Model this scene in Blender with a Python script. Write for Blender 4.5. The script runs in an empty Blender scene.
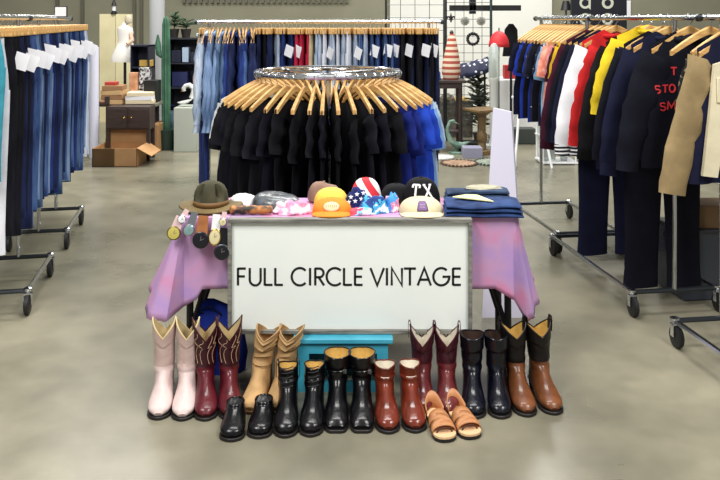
import bpy, bmesh, math, random
from mathutils import Vector, Matrix, noise
random.seed(11)
PI = math.pi
C = bpy.context.scene.collection
CAM_H, F, HOR, CX = 1.6, 800.0, 20.0, 360.0

def P(px, py, Y):
    return Vector(((px-CX)/F*Y, Y, CAM_H-(py-HOR)/F*Y))
def X(px, Y): return (px-CX)/F*Y
def Z(py, Y): return CAM_H-(py-HOR)/F*Y
def FY(py): return CAM_H*F/(py-HOR)          # distance of a floor point seen at this row
def lerp(a, b, t): return a+(b-a)*t
def sm(t):
    t = max(0.0, min(1.0, t)); return t*t*(3-2*t)

# ------------------------------------------------------------------ materials
def S(r, g, b):
    f = lambda c: (c/255/12.92) if c/255 <= .04045 else ((c/255+.055)/1.055)**2.4
    return (f(r), f(g), f(b))
MATS = {}
def mat(name, col, rough=.65, metal=0, spec=.5, coat=0, col2=None, vscale=12, stretch=(1,1,1),
        bump=0, bscale=60, lo=.35, hi=.65, emit=0, alpha=1, trans=0, sheen=0, detail=4):
    if name in MATS: return MATS[name]
    m = bpy.data.materials.new(name); m.use_nodes = True
    nt = m.node_tree; N = nt.nodes; L = nt.links
    b = N['Principled BSDF']
    b.inputs['Base Color'].default_value = (*col, 1)
    b.inputs['Roughness'].default_value = rough
    b.inputs['Metallic'].default_value = metal
    b.inputs['Specular IOR Level'].default_value = spec
    b.inputs['Coat Weight'].default_value = coat
    b.inputs['Coat Roughness'].default_value = .12
    b.inputs['Alpha'].default_value = alpha
    b.inputs['Transmission Weight'].default_value = trans
    b.inputs['Sheen Weight'].default_value = sheen
    if emit:
        b.inputs['Emission Color'].default_value = (*col, 1); b.inputs['Emission Strength'].default_value = emit
    if col2 or bump:
        tc = N.new('ShaderNodeTexCoord'); mp = N.new('ShaderNodeMapping')
        mp.inputs['Scale'].default_value = stretch
        L.new(tc.outputs['Object'], mp.inputs['Vector'])
    if col2:
        nz = N.new('ShaderNodeTexNoise'); nz.inputs['Scale'].default_value = vscale; nz.inputs['Detail'].default_value = detail
        L.new(mp.outputs[0], nz.inputs['Vector'])
        r = N.new('ShaderNodeValToRGB'); r.color_ramp.elements[0].position = lo; r.color_ramp.elements[1].position = hi
        r.color_ramp.elements[0].color = (*col, 1); r.color_ramp.elements[1].color = (*col2, 1)
        L.new(nz.outputs['Fac'], r.inputs['Fac']); L.new(r.outputs['Color'], b.inputs['Base Color'])
    if bump:
        nb = N.new('ShaderNodeTexNoise'); nb.inputs['Scale'].default_value = bscale; nb.inputs['Detail'].default_value = 3
        L.new(mp.outputs[0], nb.inputs['Vector'])
        bp = N.new('ShaderNodeBump'); bp.inputs['Strength'].default_value = bump; bp.inputs['Distance'].default_value = .01
        L.new(nb.outputs['Fac'], bp.inputs['Height']); L.new(bp.outputs['Normal'], b.inputs['Normal'])
    MATS[name] = m
    return m
def cloth(name, c, k=.72, rough=.85, bump=.35):
    return mat(name, tuple(x*k for x in S(*c)), rough, spec=.2, col2=S(*c), vscale=9, bump=bump*1.5, bscale=11)
def denim(name, c, c2=None, k=.55):
    return mat(name, tuple(x*k for x in S(*c)), .85, spec=.2, col2=S(*(c2 or c)), vscale=6, stretch=(2.2, 2.2, .55), bump=.4, bscale=18)
def leather(name, c, k=.5, rough=.35, coat=.35, vs=14):
    return mat(name, tuple(x*k for x in S(*c)), rough, spec=.3, coat=coat, col2=S(*c), vscale=vs, bump=.5, bscale=16)

chrome = mat('chrome_steel', S(205,208,212), .18, 1)
darksteel = mat('dark_steel', S(70,74,78), .35, .9)
rubber = mat('black_rubber', S(22,22,24), .6)
blackpaint = mat('black_paint', S(18,18,20), .45)
wood = mat('pale_hanger_wood', S(184,138,78), .5, col2=S(220,180,116), vscale=9, stretch=(1,6,6))
paper = mat('white_paper', S(240,241,246), .8)
whitepl = mat('white_plastic', S(232,234,236), .4)

# ------------------------------------------------------------------ mesh builder
class MB:
    def __init__(s): s.v = []; s.f = []
    def add(s, vs, fs):
        o = len(s.v); s.v += [tuple(p) for p in vs]; s.f += [tuple(i+o for i in f) for f in fs]
    def rows(s, rows, close=True, cap0=False, cap1=False):
        n = len(rows[0]); vs = [p for r in rows for p in r]; fs = []
        m = n if close else n-1
        for r in range(len(rows)-1):
            for i in range(m):
                j = (i+1) % n
                fs.append((r*n+i, r*n+j, (r+1)*n+j, (r+1)*n+i))
        if cap0: fs.append(tuple(range(n))[::-1])
        if cap1: fs.append(tuple((len(rows)-1)*n+i for i in range(n)))
        s.add(vs, fs); return s
    def box(s, c, d, rz=0, rx=0, ry=0):
        M = Matrix.Translation(Vector(c)) @ Matrix.Rotation(rz,4,'Z') @ Matrix.Rotation(ry,4,'Y') @ Matrix.Rotation(rx,4,'X')
        h = [x/2 for x in d]
        vs = [M @ Vector((sx*h[0], sy*h[1], sz*h[2])) for sz in (-1,1) for sy in (-1,1) for sx in (-1,1)]
        s.add(vs, [(0,2,3,1),(4,5,7,6),(0,1,5,4),(2,6,7,3),(0,4,6,2),(1,3,7,5)]); return s
    def bx(s, x0, x1, y0, y1, z0, z1):
        return s.box(((x0+x1)/2,(y0+y1)/2,(z0+z1)/2), (abs(x1-x0),abs(y1-y0),abs(z1-z0)))
    def tube(s, pts, r, n=8, closed=False):
        pts = [Vector(p) for p in pts]; k = len(pts)
        rr = r if isinstance(r, (list, tuple)) else [r]*k
        up = None; rows = []
        for i in range(k):
            a = pts[i-1] if (i > 0 or closed) else pts[i]
            b = pts[(i+1) % k] if (i < k-1 or closed) else pts[i]
            t = (b-a).normalized()
            if up is None:
                up = t.orthogonal().normalized()
            else:
                up = (up - t*up.dot(t))
                up = up.normalized() if up.length > 1e-6 else t.orthogonal().normalized()
            w = t.cross(up)
            rows.append([pts[i]+(up*math.cos(2*PI*j/n)+w*math.sin(2*PI*j/n))*rr[i] for j in range(n)])
        if closed: rows.append(rows[0])
        return s.rows(rows, True, not closed, not closed)
    def lathe(s, prof, c=(0,0,0), n=20, sx=1, sy=1):
        c = Vector(c)
        rows = [[c+Vector((r*math.cos(2*PI*j/n)*sx, r*math.sin(2*PI*j/n)*sy, z)) for j in range(n)] for r, z in prof]
        return s.rows(rows, True, True, True)
    def cylx(s, c, r, w, n=16):        # disc with its axis along x
        c = Vector(c)
        rows = [[c+Vector((dx, rr*math.cos(2*PI*j/n), rr*math.sin(2*PI*j/n))) for j in range(n)] for dx, rr in ((-w/2,r*.85),(-w/2*.7,r),(w/2*.7,r),(w/2,r*.85))]
        return s.rows(rows, True, True, True)
    def cyly(s, c, r, w, n=16):
        c = Vector(c)
        rows = [[c+Vector((rr*math.cos(2*PI*j/n), dy, rr*math.sin(2*PI*j/n))) for j in range(n)] for dy, rr in ((-w/2,r*.9),(-w/2*.6,r),(w/2,r))]
        return s.rows(rows, True, True, True)
    def ribbon(s, pts, w, y0, y1, closed=False):   # a flat stroke in the xz plane
        pts = [Vector((p[0], p[1])) for p in pts]; k = len(pts); L = []; R = []
        for i in range(k):
            a = pts[i-1] if (i > 0 or closed) else pts[i]
            b = pts[(i+1) % k] if (i < k-1 or closed) else pts[i]
            d1 = (pts[i]-a); d2 = (b-pts[i])
            t = ((d1.normalized() if d1.length > 1e-9 else Vector((0,0)))+(d2.normalized() if d2.length > 1e-9 else Vector((0,0))))
            t = t.normalized() if t.length > 1e-6 else Vector((1,0))
            nrm = Vector((-t.y, t.x))
            ref = d1 if d1.length > 1e-9 else d2
            cs = max(.45, abs(t.dot(ref.normalized())))
            L.append(pts[i]+nrm*w/2/cs); R.append(pts[i]-nrm*w/2/cs)
        rows = [[(l.x,y0,l.y),(r.x,y0,r.y),(r.x,y1,r.y),(l.x,y1,l.y)] for l, r in zip(L, R)]
        if closed: rows.append(rows[0])
        return s.rows(rows, True, not closed, not closed)
    def build(s, name, m, parent=None, smooth=True, bevel=0, ang=38, subsurf=0, solid=0):
        me = bpy.data.meshes.new(name); me.from_pydata(s.v, [], s.f); 
        bm = bmesh.new(); bm.from_mesh(me)
        bmesh.ops.remove_doubles(bm, verts=bm.verts, dist=1e-6)
        bmesh.ops.recalc_face_normals(bm, faces=bm.faces)
        for e in bm.edges:
            if len(e.link_faces) == 2 and e.calc_face_angle(0) > math.radians(ang): e.smooth = False
        for f in bm.faces: f.smooth = smooth
        bm.to_mesh(me); bm.free()
        me.materials.append(m)
        o = bpy.data.objects.new(name, me); C.objects.link(o)
        if parent: o.parent = parent
        if solid:
            md = o.modifiers.new('thick', 'SOLIDIFY'); md.thickness = solid; md.offset = 0
        if bevel:
            md = o.modifiers.new('bevel', 'BEVEL'); md.width = bevel; md.segments = 2; md.limit_method = 'ANGLE'
        if subsurf:
            md = o.modifiers.new('sub', 'SUBSURF'); md.levels = subsurf; md.render_levels = subsurf
        return o

def tag(o, label, cat, group=None, kind=None):
    o['label'] = label; o['category'] = cat
    if group: o['group'] = group
    if kind: o['kind'] = kind
    return o
def thing(name, label, cat, loc=(0,0,0), rz=0, group=None):
    o = bpy.data.objects.new(name, None); C.objects.link(o); o.empty_display_size = .05
    o.location = loc; o.rotation_euler = (0,0,rz)
    return tag(o, label, cat, group)
def struct(o): o['kind'] = 'structure'; return o
def dup(root, loc, rz, label=None, group=None):
    def cp(o, par):
        c = o.copy(); C.objects.link(c)
        if par: c.parent = par
        for ch in list(o.children): cp(ch, c)
        return c
    r = cp(root, None); r.location = loc; r.rotation_euler = (0,0,rz)
    if label: r['label'] = label
    if group: r['group'] = group
    return r
def base(n): return n.split('.')[0]
def setmats(root, d):
    def go(o):
        k = base(o.name)
        if k in d and o.type == 'MESH':
            o.material_slots[0].link = 'OBJECT'; o.material_slots[0].material = d[k]
        for c in o.children: go(c)
    go(root)

# ------------------------------------------------------------------ setting
def floor_mat():
    m = bpy.data.materials.new('polished_concrete'); m.use_nodes = True
    nt = m.node_tree; N = nt.nodes; L = nt.links; b = N['Principled BSDF']
    tc = N.new('ShaderNodeTexCoord')
    n1 = N.new('ShaderNodeTexNoise'); n1.inputs['Scale'].default_value = .9; n1.inputs['Detail'].default_value = 4; n1.inputs['Roughness'].default_value = .55
    n2 = N.new('ShaderNodeTexNoise'); n2.inputs['Scale'].default_value = 6; n2.inputs['Detail'].default_value = 6
    L.new(tc.outputs['Object'], n1.inputs['Vector']); L.new(tc.outputs['Object'], n2.inputs['Vector'])
    r = N.new('ShaderNodeValToRGB'); e = r.color_ramp.elements
    e[0].position = .3; e[0].color = (*S(99,97,82),1); e[1].position = .68; e[1].color = (*S(148,142,122),1)
    k = e.new(.5); k.color = (*S(124,120,103),1)
    L.new(n1.outputs['Fac'], r.inputs['Fac'])
    mx = N.new('ShaderNodeMix'); mx.data_type = 'RGBA'; mx.blend_type = 'OVERLAY'; mx.inputs[0].default_value = .28
    L.new(r.outputs['Color'], mx.inputs[6]); L.new(n2.outputs['Fac'], mx.inputs[7])
    L.new(mx.outputs[2], b.inputs['Base Color'])
    rr = N.new('ShaderNodeMapRange'); rr.inputs[3].default_value = .2; rr.inputs[4].default_value = .38
    L.new(n1.outputs['Fac'], rr.inputs[0]); L.new(rr.outputs[0], b.inputs['Roughness'])
    b.inputs['Specular IOR Level'].default_value = .45
    return m
m = MB().bx(-11, 11, -3, 15.2, -.1, 0); struct(m.build('floor', floor_mat()))
wallm = mat('olive_wall_paint', S(128,126,106), .8, col2=S(142,140,120), vscale=.6)
litwall = mat('lit_wall_tone', S(226,226,218), .8)  # brighter light on part of the back wall, put into the colour
m = MB()
m.bx(-11, 11, 15, 15.2, 0, 6); struct(m.build('wall_back', wallm))
m = MB().bx(-11.2,-11,-3,15.2,0,6); struct(m.build('wall_left', wallm))
m = MB().bx(11,11.2,-3,15.2,0,6); struct(m.build('wall_right', wallm))
m = MB().bx(X(390,14.9), X(552,14.9), 14.9, 15, 0, 4); struct(m.build('lit_wall_stretch', litwall))  # lit stretch of the olive wall, painted as a whiter sheet before it
m = MB()
for px in (57, 82, 134, 141): m.bx(X(px,14.95)-.03, X(px,14.95)+.03, 14.95, 15, 0, 6)
struct(m.build('trim_2', mat('joint_grey', S(96,94,80), .8)))
m = MB()      # scalloped strip along the top of the wall
for i in range(60):
    x = X(182,14.9)+i*.105
    if x < X(350,14.9): m.bx(x, x+.055, 14.93, 15, Z(3,14.95), Z(-6,14.95))
struct(m.build('trim_3', mat('vent_grey', S(104,102,88), .8)))
m = MB().lathe([(.11,0),(.11,5.9)], (X(157,11.6), 11.6, 0), 24); m.box((X(157,11.6),11.6,.06),(.3,.3,.12))
struct(m.build('pillar_1', mat('pillar_grey', S(176,178,180), .6)))

# ------------------------------------------------------------------ garments
def hanger(label, loc, rz, group, kind='wood'):
    key = 'H'+kind
    if key in PROTO:
        return dup(PROTO[key], loc, rz, label, group)
    t = thing('wooden_hanger' if kind == 'wood' else 'clamp_hanger', label, 'hanger', loc, rz, group)
    PROTO[key] = t
    m = MB()
    if kind == 'wood':
        rows = []
        for i in range(17):
            u = -1+i/8; x = .215*u; z = -.062-.115*abs(u)**1.25
            h = .022*(1-.35*abs(u)); th = .007+.004*abs(u)
            rows.append([(x,-th,z-h),(x,th,z-h),(x,th*1.0,z+h*.6),(x,0,z+h),(x,-th,z+h*.6)])
        m.rows(rows, True, True, True); m.build('shoulder_bar', wood, t)
    else:
        m.box((0,-.011,-.075),(.36,.016,.05)); m.box((0,.011,-.075),(.36,.016,.05))
        m.build('clamp_bar', wood, t, bevel=.004)
    h = MB()
    pts = [(.0,0,-.052),(.0,0,-.03)]+[(.017*math.sin(a),0,.0+.017*-math.cos(a)+.002) for a in [PI*.0+.35*k for k in range(1,12)]]
    pts = [(0,0,-.06),(0,0,-.034),(.010,0,-.022),(.021,0,-.006),(.02,0,.01),(.008,0,.021),(-.008,0,.021),(-.02,0,.01),(-.021,0,-.004)]
    h.tube(pts, .0024, 6); h.build('hook', chrome, t)
    return t
PROTO = {}

def body_rows(seed, sw, hw, length, th, neck, ztop=-.06, slope=.5, n=34, nr=16, z_end=None):
    rnd = random.Random(seed); ph = [rnd.uniform(0,6.28) for _ in range(4)]
    rows = []
    for r in range(nr+1):
        v = r/nr
        w = lerp(sw, hw, sm(v)) - .012*math.sin(PI*min(1,v*1.6))
        t = th*(.4+.6*min(1, v*3))
        row = []
        for i in range(n):
            a = 2*PI*i/n; cx = math.cos(a)
            x = w*math.copysign(abs(cx)**.8, cx)
            zs = ztop-slope*abs(x)
            if abs(x) < neck: zs -= .02+.04*(1-(x/neck)**2)
            z = lerp(zs, -length, v) + .006*v*math.sin(9*x+ph[0])
            y = t*math.sin(a)*(1-.1*v)
            y += (.15+.85*v)*(.013*math.sin(22*x+ph[1]+2*v)+.008*math.sin(47*x+ph[2]+3*v)+.010*noise.noise(Vector((x*9,v*4,seed))))*(.5+.5*abs(math.sin(a)))
            row.append((x*(1+.015*math.sin(5*v+ph[3])), y, z))
        rows.append(row)
    return rows
def sleeve_rows(path, side, seed, n=14):
    rnd = random.Random(seed); p0 = rnd.uniform(0,6.28); rows = []
    k = len(path)
    for i, (x, z, hw, th) in enumerate(path):
        a = path[max(0,i-1)]; b = path[min(k-1,i+1)]
        d = Vector((b[0]-a[0], b[1]-a[1])).normalized(); nrm = Vector((-d.y, d.x))
        rows.append([(side*(x+nrm.x*hw*math.cos(q)*(1+.05*math.sin(3*i+p0))), th*math.sin(q)*(1+.22*math.sin(2.1*i+p0+2*q))+.007*math.sin(i*1.7+p0), z+nrm.y*hw*math.cos(q)) for q in [2*PI*j/n for j in range(n)]])
    return rows
def interp_path(keys, n):
    out = []
    for i in range(n+1):
        t = i/n*(len(keys)-1); a = min(int(t), len(keys)-2); f = t-a
        out.append(tuple(lerp(keys[a][j], keys[a+1][j], f) for j in range(4)))
    return out
SHORT = [(.15,-.225,.085,.015),(.178,-.29,.08,.017),(.198,-.36,.075,.017),(.212,-.43,.072,.016)]
LONG = [(.175,-.205,.10,.022),(.235,-.34,.095,.03),(.285,-.48,.085,.03),(.325,-.64,.075,.028),(.35,-.80,.06,.024)]
def tee_proto(v, length=.76):
    t = bpy.data.objects.new('t_shirt', None); C.objects.link(t); t.empty_display_size = .05
    m = MB().rows(body_rows(100+v, .215, .235, length, .013, .125, slope=.52)); m.build('body', cl_black, t)
    for s in (-1,1):
        MB().rows(sleeve_rows(interp_path(SHORT, 7), s, 10*v+s)).build('sleeve', cl_black, t)
    return t
FLARE = [(.185,-.195,.08,.022),(.235,-.36,.075,.03),(.28,-.52,.075,.032),(.325,-.68,.075,.03),(.35,-.83,.07,.026)]
def jacket_proto(v, length=.72, coll=True, th=.024, knit=True, path=None):
    t = bpy.data.objects.new('jacket', None); C.objects.link(t); t.empty_display_size = .05
    MB().rows(body_rows(200+v, .225, .27, length, th, .06, ztop=-.034, slope=.5)).build('body', cl_black, t)
    for s in (-1,1):
        MB().rows(sleeve_rows(interp_path(path or LONG, 12), s, 10*v+s)).build('sleeve', cl_black, t)
        if knit:
            cu = [(.35,-.795,.061,.025),(.355,-.825,.054,.024),(.36,-.86,.051,.022)]
            MB().rows(sleeve_rows(cu, s, 10*v+s)).build('cuff', cl_black, t)
    if knit:
        m = MB(); rows = []
        for z, w in ((-length+.012,.272),(-length-.02,.262),(-length-.055,.258)):
            rows.append([(w*math.copysign(abs(math.cos(a))**.8, math.cos(a)), th*.98*math.sin(a)+.008*math.sin(22*w*math.cos(a)), z) for a in [2*PI*i/34 for i in range(34)]])
        m.rows(rows).build('hem_band', cl_black, t)
    if coll:
        m = MB(); m.tube([(.085*math.cos(a), .03*math.sin(a), -.088-.02*abs(math.cos(a))+.018*math.sin(a)) for a in [2*PI*i/20 for i in range(20)]], .014, 8, True)
        m.build('collar', cl_black, t)
    return t
def jean_rows(seed, length, hipw=.2):
    pass
def jeans_proto(v, length=1.2):
    t = bpy.data.objects.new('jeans', None); C.objects.link(t); t.empty_display_size = .05
    rnd = random.Random(v); m = MB()
    def sec(cx, w, th, z, n=18, ph=0):
        return [(cx+w*math.copysign(abs(math.cos(a))**.7, math.cos(a)), th*math.sin(a)+.005*math.sin(25*(cx+w*math.cos(a))+ph+z*3), z) for a in [2*PI*i/n for i in range(n)]]
    rows = [sec(0, w, th, z) for z, w, th in ((-.135,.178,.013),(-.2,.188,.016),(-.28,.198,.018),(-.38,.203,.018))]
    m.rows(rows)
    ph = rnd.uniform(0,6)
    for s in (-1,1):
        rows = [sec(s*(.1+.004*math.sin(k*.6+ph)), w, th, z, 16, ph) for k, (z, w, th) in enumerate(((-.36,.1035,.0185),(-.5,.1,.019),(-.7,.093,.019),(-.9,.087,.018),(-1.05,.085,.018),(-length,.087,.017)))]
        m.rows(rows)
    m.build('denim_legs', cl_black, t)
    w = MB(); w.rows([sec(0,.179,.0145,-.138),sec(0,.178,.0145,-.1)]); w.build('waistband', cl_black, t)
    if v < 3:
        p = MB(); p.box((.195+.01*v,-.02,-.225-.018*v),(.085,.002,.095), ry=rnd.uniform(-.45,.45), rz=rnd.uniform(.55,.95)); p.build('price_tag', paper, t)
    return t
def coverall_proto():
    t = bpy.data.objects.new('coveralls', None); C.objects.link(t); t.empty_display_size = .05
    MB().rows(body_rows(301, .225, .22, .8, .024, .06, ztop=-.034)).build('body', cl_black, t)
    for s in (-1,1):
        MB().rows(sleeve_rows(interp_path(LONG, 12), s, s)).build('sleeve', cl_black, t)
        m = MB()
        rows = [[(s*(.108+dx)+w*math.cos(a), .026*math.sin(a)+.006*math.sin(20*math.cos(a)*w+z*4), z) for a in [2*PI*i/16 for i in range(16)]] for z, w, dx in ((-.74,.112,0),(-.95,.108,.005),(-1.2,.1,.01),(-1.4,.1,.016),(-1.51,.105,.02))]
        m.rows(rows).build('trouser_leg', cl_black, t)
    MB().tube([(.085*math.cos(a), .03*math.sin(a), -.118-.02*abs(math.cos(a))) for a in [2*PI*i/20 for i in range(20)]], .014, 8, True).build('collar', cl_black, t)
    return t
cl_black = cloth('black_jersey', (14,14,20))
cl_black2 = cloth('charcoal_jersey', (24,24,32))
cl_navyblk = cloth('midnight_jersey', (15,15,28))
MAKERS = {'tee0':lambda: tee_proto(0), 'tee1':lambda: tee_proto(1,.74), 'tee2':lambda: tee_proto(2,.79),
          'jacket0':lambda: jacket_proto(0), 'jacket1':lambda: jacket_proto(1,.78,True,.022,False), 'jacket2':lambda: jacket_proto(2,.7),
          'jacketF':lambda: jacket_proto(6,.78,True,.022,False,FLARE), 'shirt0':lambda: jacket_proto(5,.66,True,.016,False),
          'jeans0':lambda: jeans_proto(0), 'jeans1':lambda: jeans_proto(1,1.14), 'jeans2':lambda: jeans_proto(2,1.17), 'jeans3':lambda: jeans_proto(3,1.18), 'jeans4':lambda: jeans_proto(4,1.15), 'cover':coverall_proto}
def garment(kind, name, label, cat, loc, rz, group, mats):
    if kind in PROTO:
        r = dup(PROTO[kind], loc, rz, label, None)
    else:
        r = MAKERS[kind](); PROTO[kind] = r; r.location = loc; r.rotation_euler = (0,0,rz)
    r.name = name
    tag(r, label, cat)
    if group: r['group'] = group
    elif 'group' in r: del r['group']
    setmats(r, mats)
    return r
def allmat(m, **kw):
    d = {k: m for k in ('body','sleeve','cuff','hem_band','collar','denim_legs','waistband','trouser_leg')}
    d.update(kw); return d

# ------------------------------------------------------------------ racks
def rolling_rack(name, label, x, y, yaw, bl, bw, r0, r1, h, grp=None):
    t = thing(name, label, 'clothes rack', (x,y,0), yaw, grp)
    zb = .125; r = .0125
    MB().tube([(0,r0,h),(0,r1,h)], .014, 10).build('rail', chrome, t)
    for s in (-1,1):
        e = MB().cyly((0, (r0 if s < 0 else r1)+s*.008, h), .02, .02); e.build('rail_end_cap', darksteel, t)
        MB().tube([(0,s*bl/2,zb),(0,s*bl/2,h)], r, 10).build('upright', chrome, t)
        MB().tube([(-bw/2,s*bl/2,zb),(bw/2,s*bl/2,zb)], .0135, 8).build('cross_bar', darksteel, t)
        MB().tube([(s*bw/2,-bl/2,zb),(s*bw/2,bl/2,zb)], .0135, 8).build('side_bar', chrome, t)
    for sx in (-1,1):
        for sy in (-1,1):
            c = MB(); px, py = sx*bw/2, sy*bl/2
            c.lathe([(.012,.105),(.017,.108),(.017,.125),(.024,.13),(.024,.14),(.01,.146)], (px,py,0), 12)
            for k in (-1,1): c.box((px+k*.02,py-.012,.085),(.004,.03,.06))
            c.box((px,py-.008,.113),(.044,.035,.006))
            co = c.build('caster', chrome, t)
            MB().cylx((px,py-.018,.055), .055, .028, 18).build('wheel', rubber, co)
    return t

# left jeans racks: two in tandem, running into the depth, turned a little to the left
YAW_L = math.radians(11.1)
def axisL(Y): return -2.03-.196*(Y-4.5)
zl = 1.612
rolling_rack('clothes_rack', 'chrome rolling jeans rack at left edge, nearer to the camera', axisL(4.65), 4.65, YAW_L, .66, .38, -.76, .60, zl)
rolling_rack('clothes_rack', 'chrome rolling jeans rack at left, farther one beside the cardboard boxes', axisL(5.91), 5.91, YAW_L, .67, .38, -.62, 1.04, zl)
dn = {'mid': (denim('mid_denim', (58,84,140),(92,122,176)), 'mid blue'), 'dark': (denim('dark_denim', (28,36,72),(40,52,96)), 'dark blue'),
      'black': (denim('black_denim', (22,22,30),(34,34,44)), 'black'), 'light': (denim('light_denim', (104,134,182),(150,176,212)), 'light blue'),
      'royal': (denim('royal_denim', (30,46,108),(50,72,146)), 'royal blue'), 'steel': (denim('steel_denim', (56,80,116),(96,122,158)), 'steel blue'),
      'white': (cloth('white_twill', (228,230,238),.85), 'white'), 'teal': (cloth('teal_twill', (62,150,170)), 'teal'),
      'ice': (denim('ice_denim', (170,190,216),(212,222,236), .75), 'ice blue'), 'crimson': (cloth('crimson_twill', (186,40,72)), 'crimson'),
      'cream': (cloth('cream_twill', (214,196,158)), 'cream')}
ys = []
y = 4.12
seqL = ['teal','white','black','black','black','dark','black','dark','mid','mid','light','steel','dark','mid','light','royal','dark','dark','royal','steel','dark','dark','mid','light','dark','mid','dark','royal','mid','steel','dark','mid','mid','light','white','ice']
for i, c in enumerate(seqL):
    Y = 3.99+i*.082
    loc = (axisL(Y)-(.055 if i < 2 else .03), Y, zl)
    k = ('jeans%d' % ((i//2) % 3)) if i % 2 and i > 1 else ('jeans%d' % (3+(i//2) % 2))
    mm, cn = dn[c]
    rz = YAW_L+random.uniform(-.09,.09)
    hanger('wooden clamp hanger holding jeans on the left racks', loc, rz, 'clamp hangers on the left jeans racks', 'clamp')
    lab = {'teal':'teal trousers hanging near the front end of the left jeans rack','white':'white jeans hanging among the blue denim on the left racks','ice':'pale ice blue jeans, last pair at the far end of left racks'}.get(c, cn+' jeans hanging on the left racks')
    nm = 'jeans' if c not in ('teal',) else 'trousers'
    g = garment(k, nm, lab, 'jeans', loc, rz, cn+' jeans on the left racks', allmat(mm))
    g.scale.z = .7 if c == 'teal' else random.uniform(.94,1.04)
pf = thing('framed_card', 'small white card in black frame standing above left jeans rack', 'sign', (axisL(5.75)+.28, 6.05, 0))
fx = axisL(5.75)
bpy.data.objects.remove(pf)
pf = thing('framed_card', 'small white card in dark frame clipped on top of left jeans rack rail', 'sign', (X(61,6.3), 6.3, zl+.014))
MB().box((0,0,.04),(.10,.012,.085)).build('frame', blackpaint, pf)
MB().box((0,-.007,.04),(.086,.004,.072)).build('card', paper, pf)

# back rack: runs across behind the round rack
YB = 6.55; zb_ = 1.585
x0, x1 = X(197,YB), X(441,YB)
br = rolling_rack('clothes_rack', 'long straight chrome rack of denim behind the round rack', (x0+x1)/2, YB, PI/2, x1-x0-.2, .5, -(x1-x0)/2, (x1-x0)/2, zb_)
tags_on = {22,25,32,38,43,45,48,51,54,57}
nB = 58
for i in range(nB):
    f = (i+.5)/nB; x = lerp(x0+.02, x1-.02, f); px = CX+x/YB*F
    rz = -PI/2+random.uniform(-.14,.14)+.10*(1 if px < 300 else 0)
    loc = (x, YB, zb_)
    if i < 3: c = 'ice' if i < 2 else 'light'
    elif i < 7: c = ['light','steel','light','steel'][i-3]
    elif i < 13: c = ['royal','dark','royal','mid','royal','dark'][i-7]
    elif i < 18: c = ['dark','dark','black','dark','dark'][i-13]
    elif i < 20: c = 'ice'
    elif i < 24: c = 'dark' if i % 2 else 'royal'
    elif i < 27: c = 'crimson'
    elif i < 28: c = 'cream'
    elif i < 38: c = 'ice' if i % 3 else 'white'
    elif i < 42: c = ['light','mid','ice','mid'][i-38]
    elif i < 49: c = ['mid','royal','mid','dark','mid','royal','dark'][i-42]
    else: c = 'black' if i % 3 else 'dark'
    mm, cn = dn[c]
    if i < 14:
        hanger('pale wooden hanger holding denim jacket on the long back rack', loc, rz, 'wooden hangers on the back rack')
        garment('jacket%d' % (i % 3), 'denim_jacket', cn+' denim jacket near left end of the long back rack', 'jacket', loc, rz, cn+' denim jackets on the back rack', allmat(mm))
    else:
        hanger('wooden clamp hanger holding trousers on the long back rack', loc, rz, 'clamp hangers on the back rack', 'clamp')
        garment('jeans%d' % ((i % 3) if i in tags_on else 3+i % 2), 'jeans', cn+' jeans hanging edge-on on the long back rack', 'jeans', loc, rz, cn+' jeans on the back rack', allmat(mm))
loc = (x0-.01, YB-.02, zb_)
# blue jeans hanging low under the pale jackets at the left end
hanger('clamp hanger at the very left end of the long back rack', (x0+.05, YB, zb_), -PI/2+.1, None, 'clamp')
gj = garment('jeans3', 'jeans', 'long royal blue jeans below pale denim jacket, left end of back rack', 'jeans', (x0+.05,YB,zb_), -PI/2+.35, None, allmat(dn['royal'][0])); gj.scale.z = 1.14

# round rack
RR = .455; RC = Vector((X(328,5.16), 5.16, 0)); zr = Z(73,5.16)
t = thing('round_clothes_rack', 'round chrome rack of dark T-shirts behind the display table', 'clothes rack', RC)
m = MB(); ring = [(RR*math.cos(a), RR*math.sin(a), zr) for a in [2*PI*i/48 for i in range(48)]]
m.tube(ring, .014, 8, True); m.build('ring_rail', chrome, t)
m = MB(); m.tube([(x*.95, y*.95, zr+.018) for x, y, z in ring], .008, 6, True)
m.build('upper_ring', chrome, t)
MB().tube([(0,0,.1),(0,0,zr)], .02, 12).build('centre_post', chrome, t)
for k in range(4):
    a = PI/4+k*PI/2
    MB().tube([(0,0,zr-.01),(RR*math.cos(a),RR*math.sin(a),zr)], .01, 8).build('spoke', chrome, t)
    MB().tube([(0,0,.11),(.42*math.cos(a),.42*math.sin(a),.03),(.44*math.cos(a),.44*math.sin(a),.02)], .014, 8).build('foot', chrome, t)
NR = 46
tees = [cl_black, cl_black2, cl_navyblk, cl_black]
cl_white = cloth('white_jersey', (226,228,226), .85)
cl_sky = cloth('sky_blue_jersey', (130,170,220)); cl_blue = cloth('bright_blue_jersey', (36,72,190)); cl_dblue = cloth('deep_blue_jersey', (26,40,120)); cl_pale = cloth('pale_blue_jersey', (186,208,228))
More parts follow.
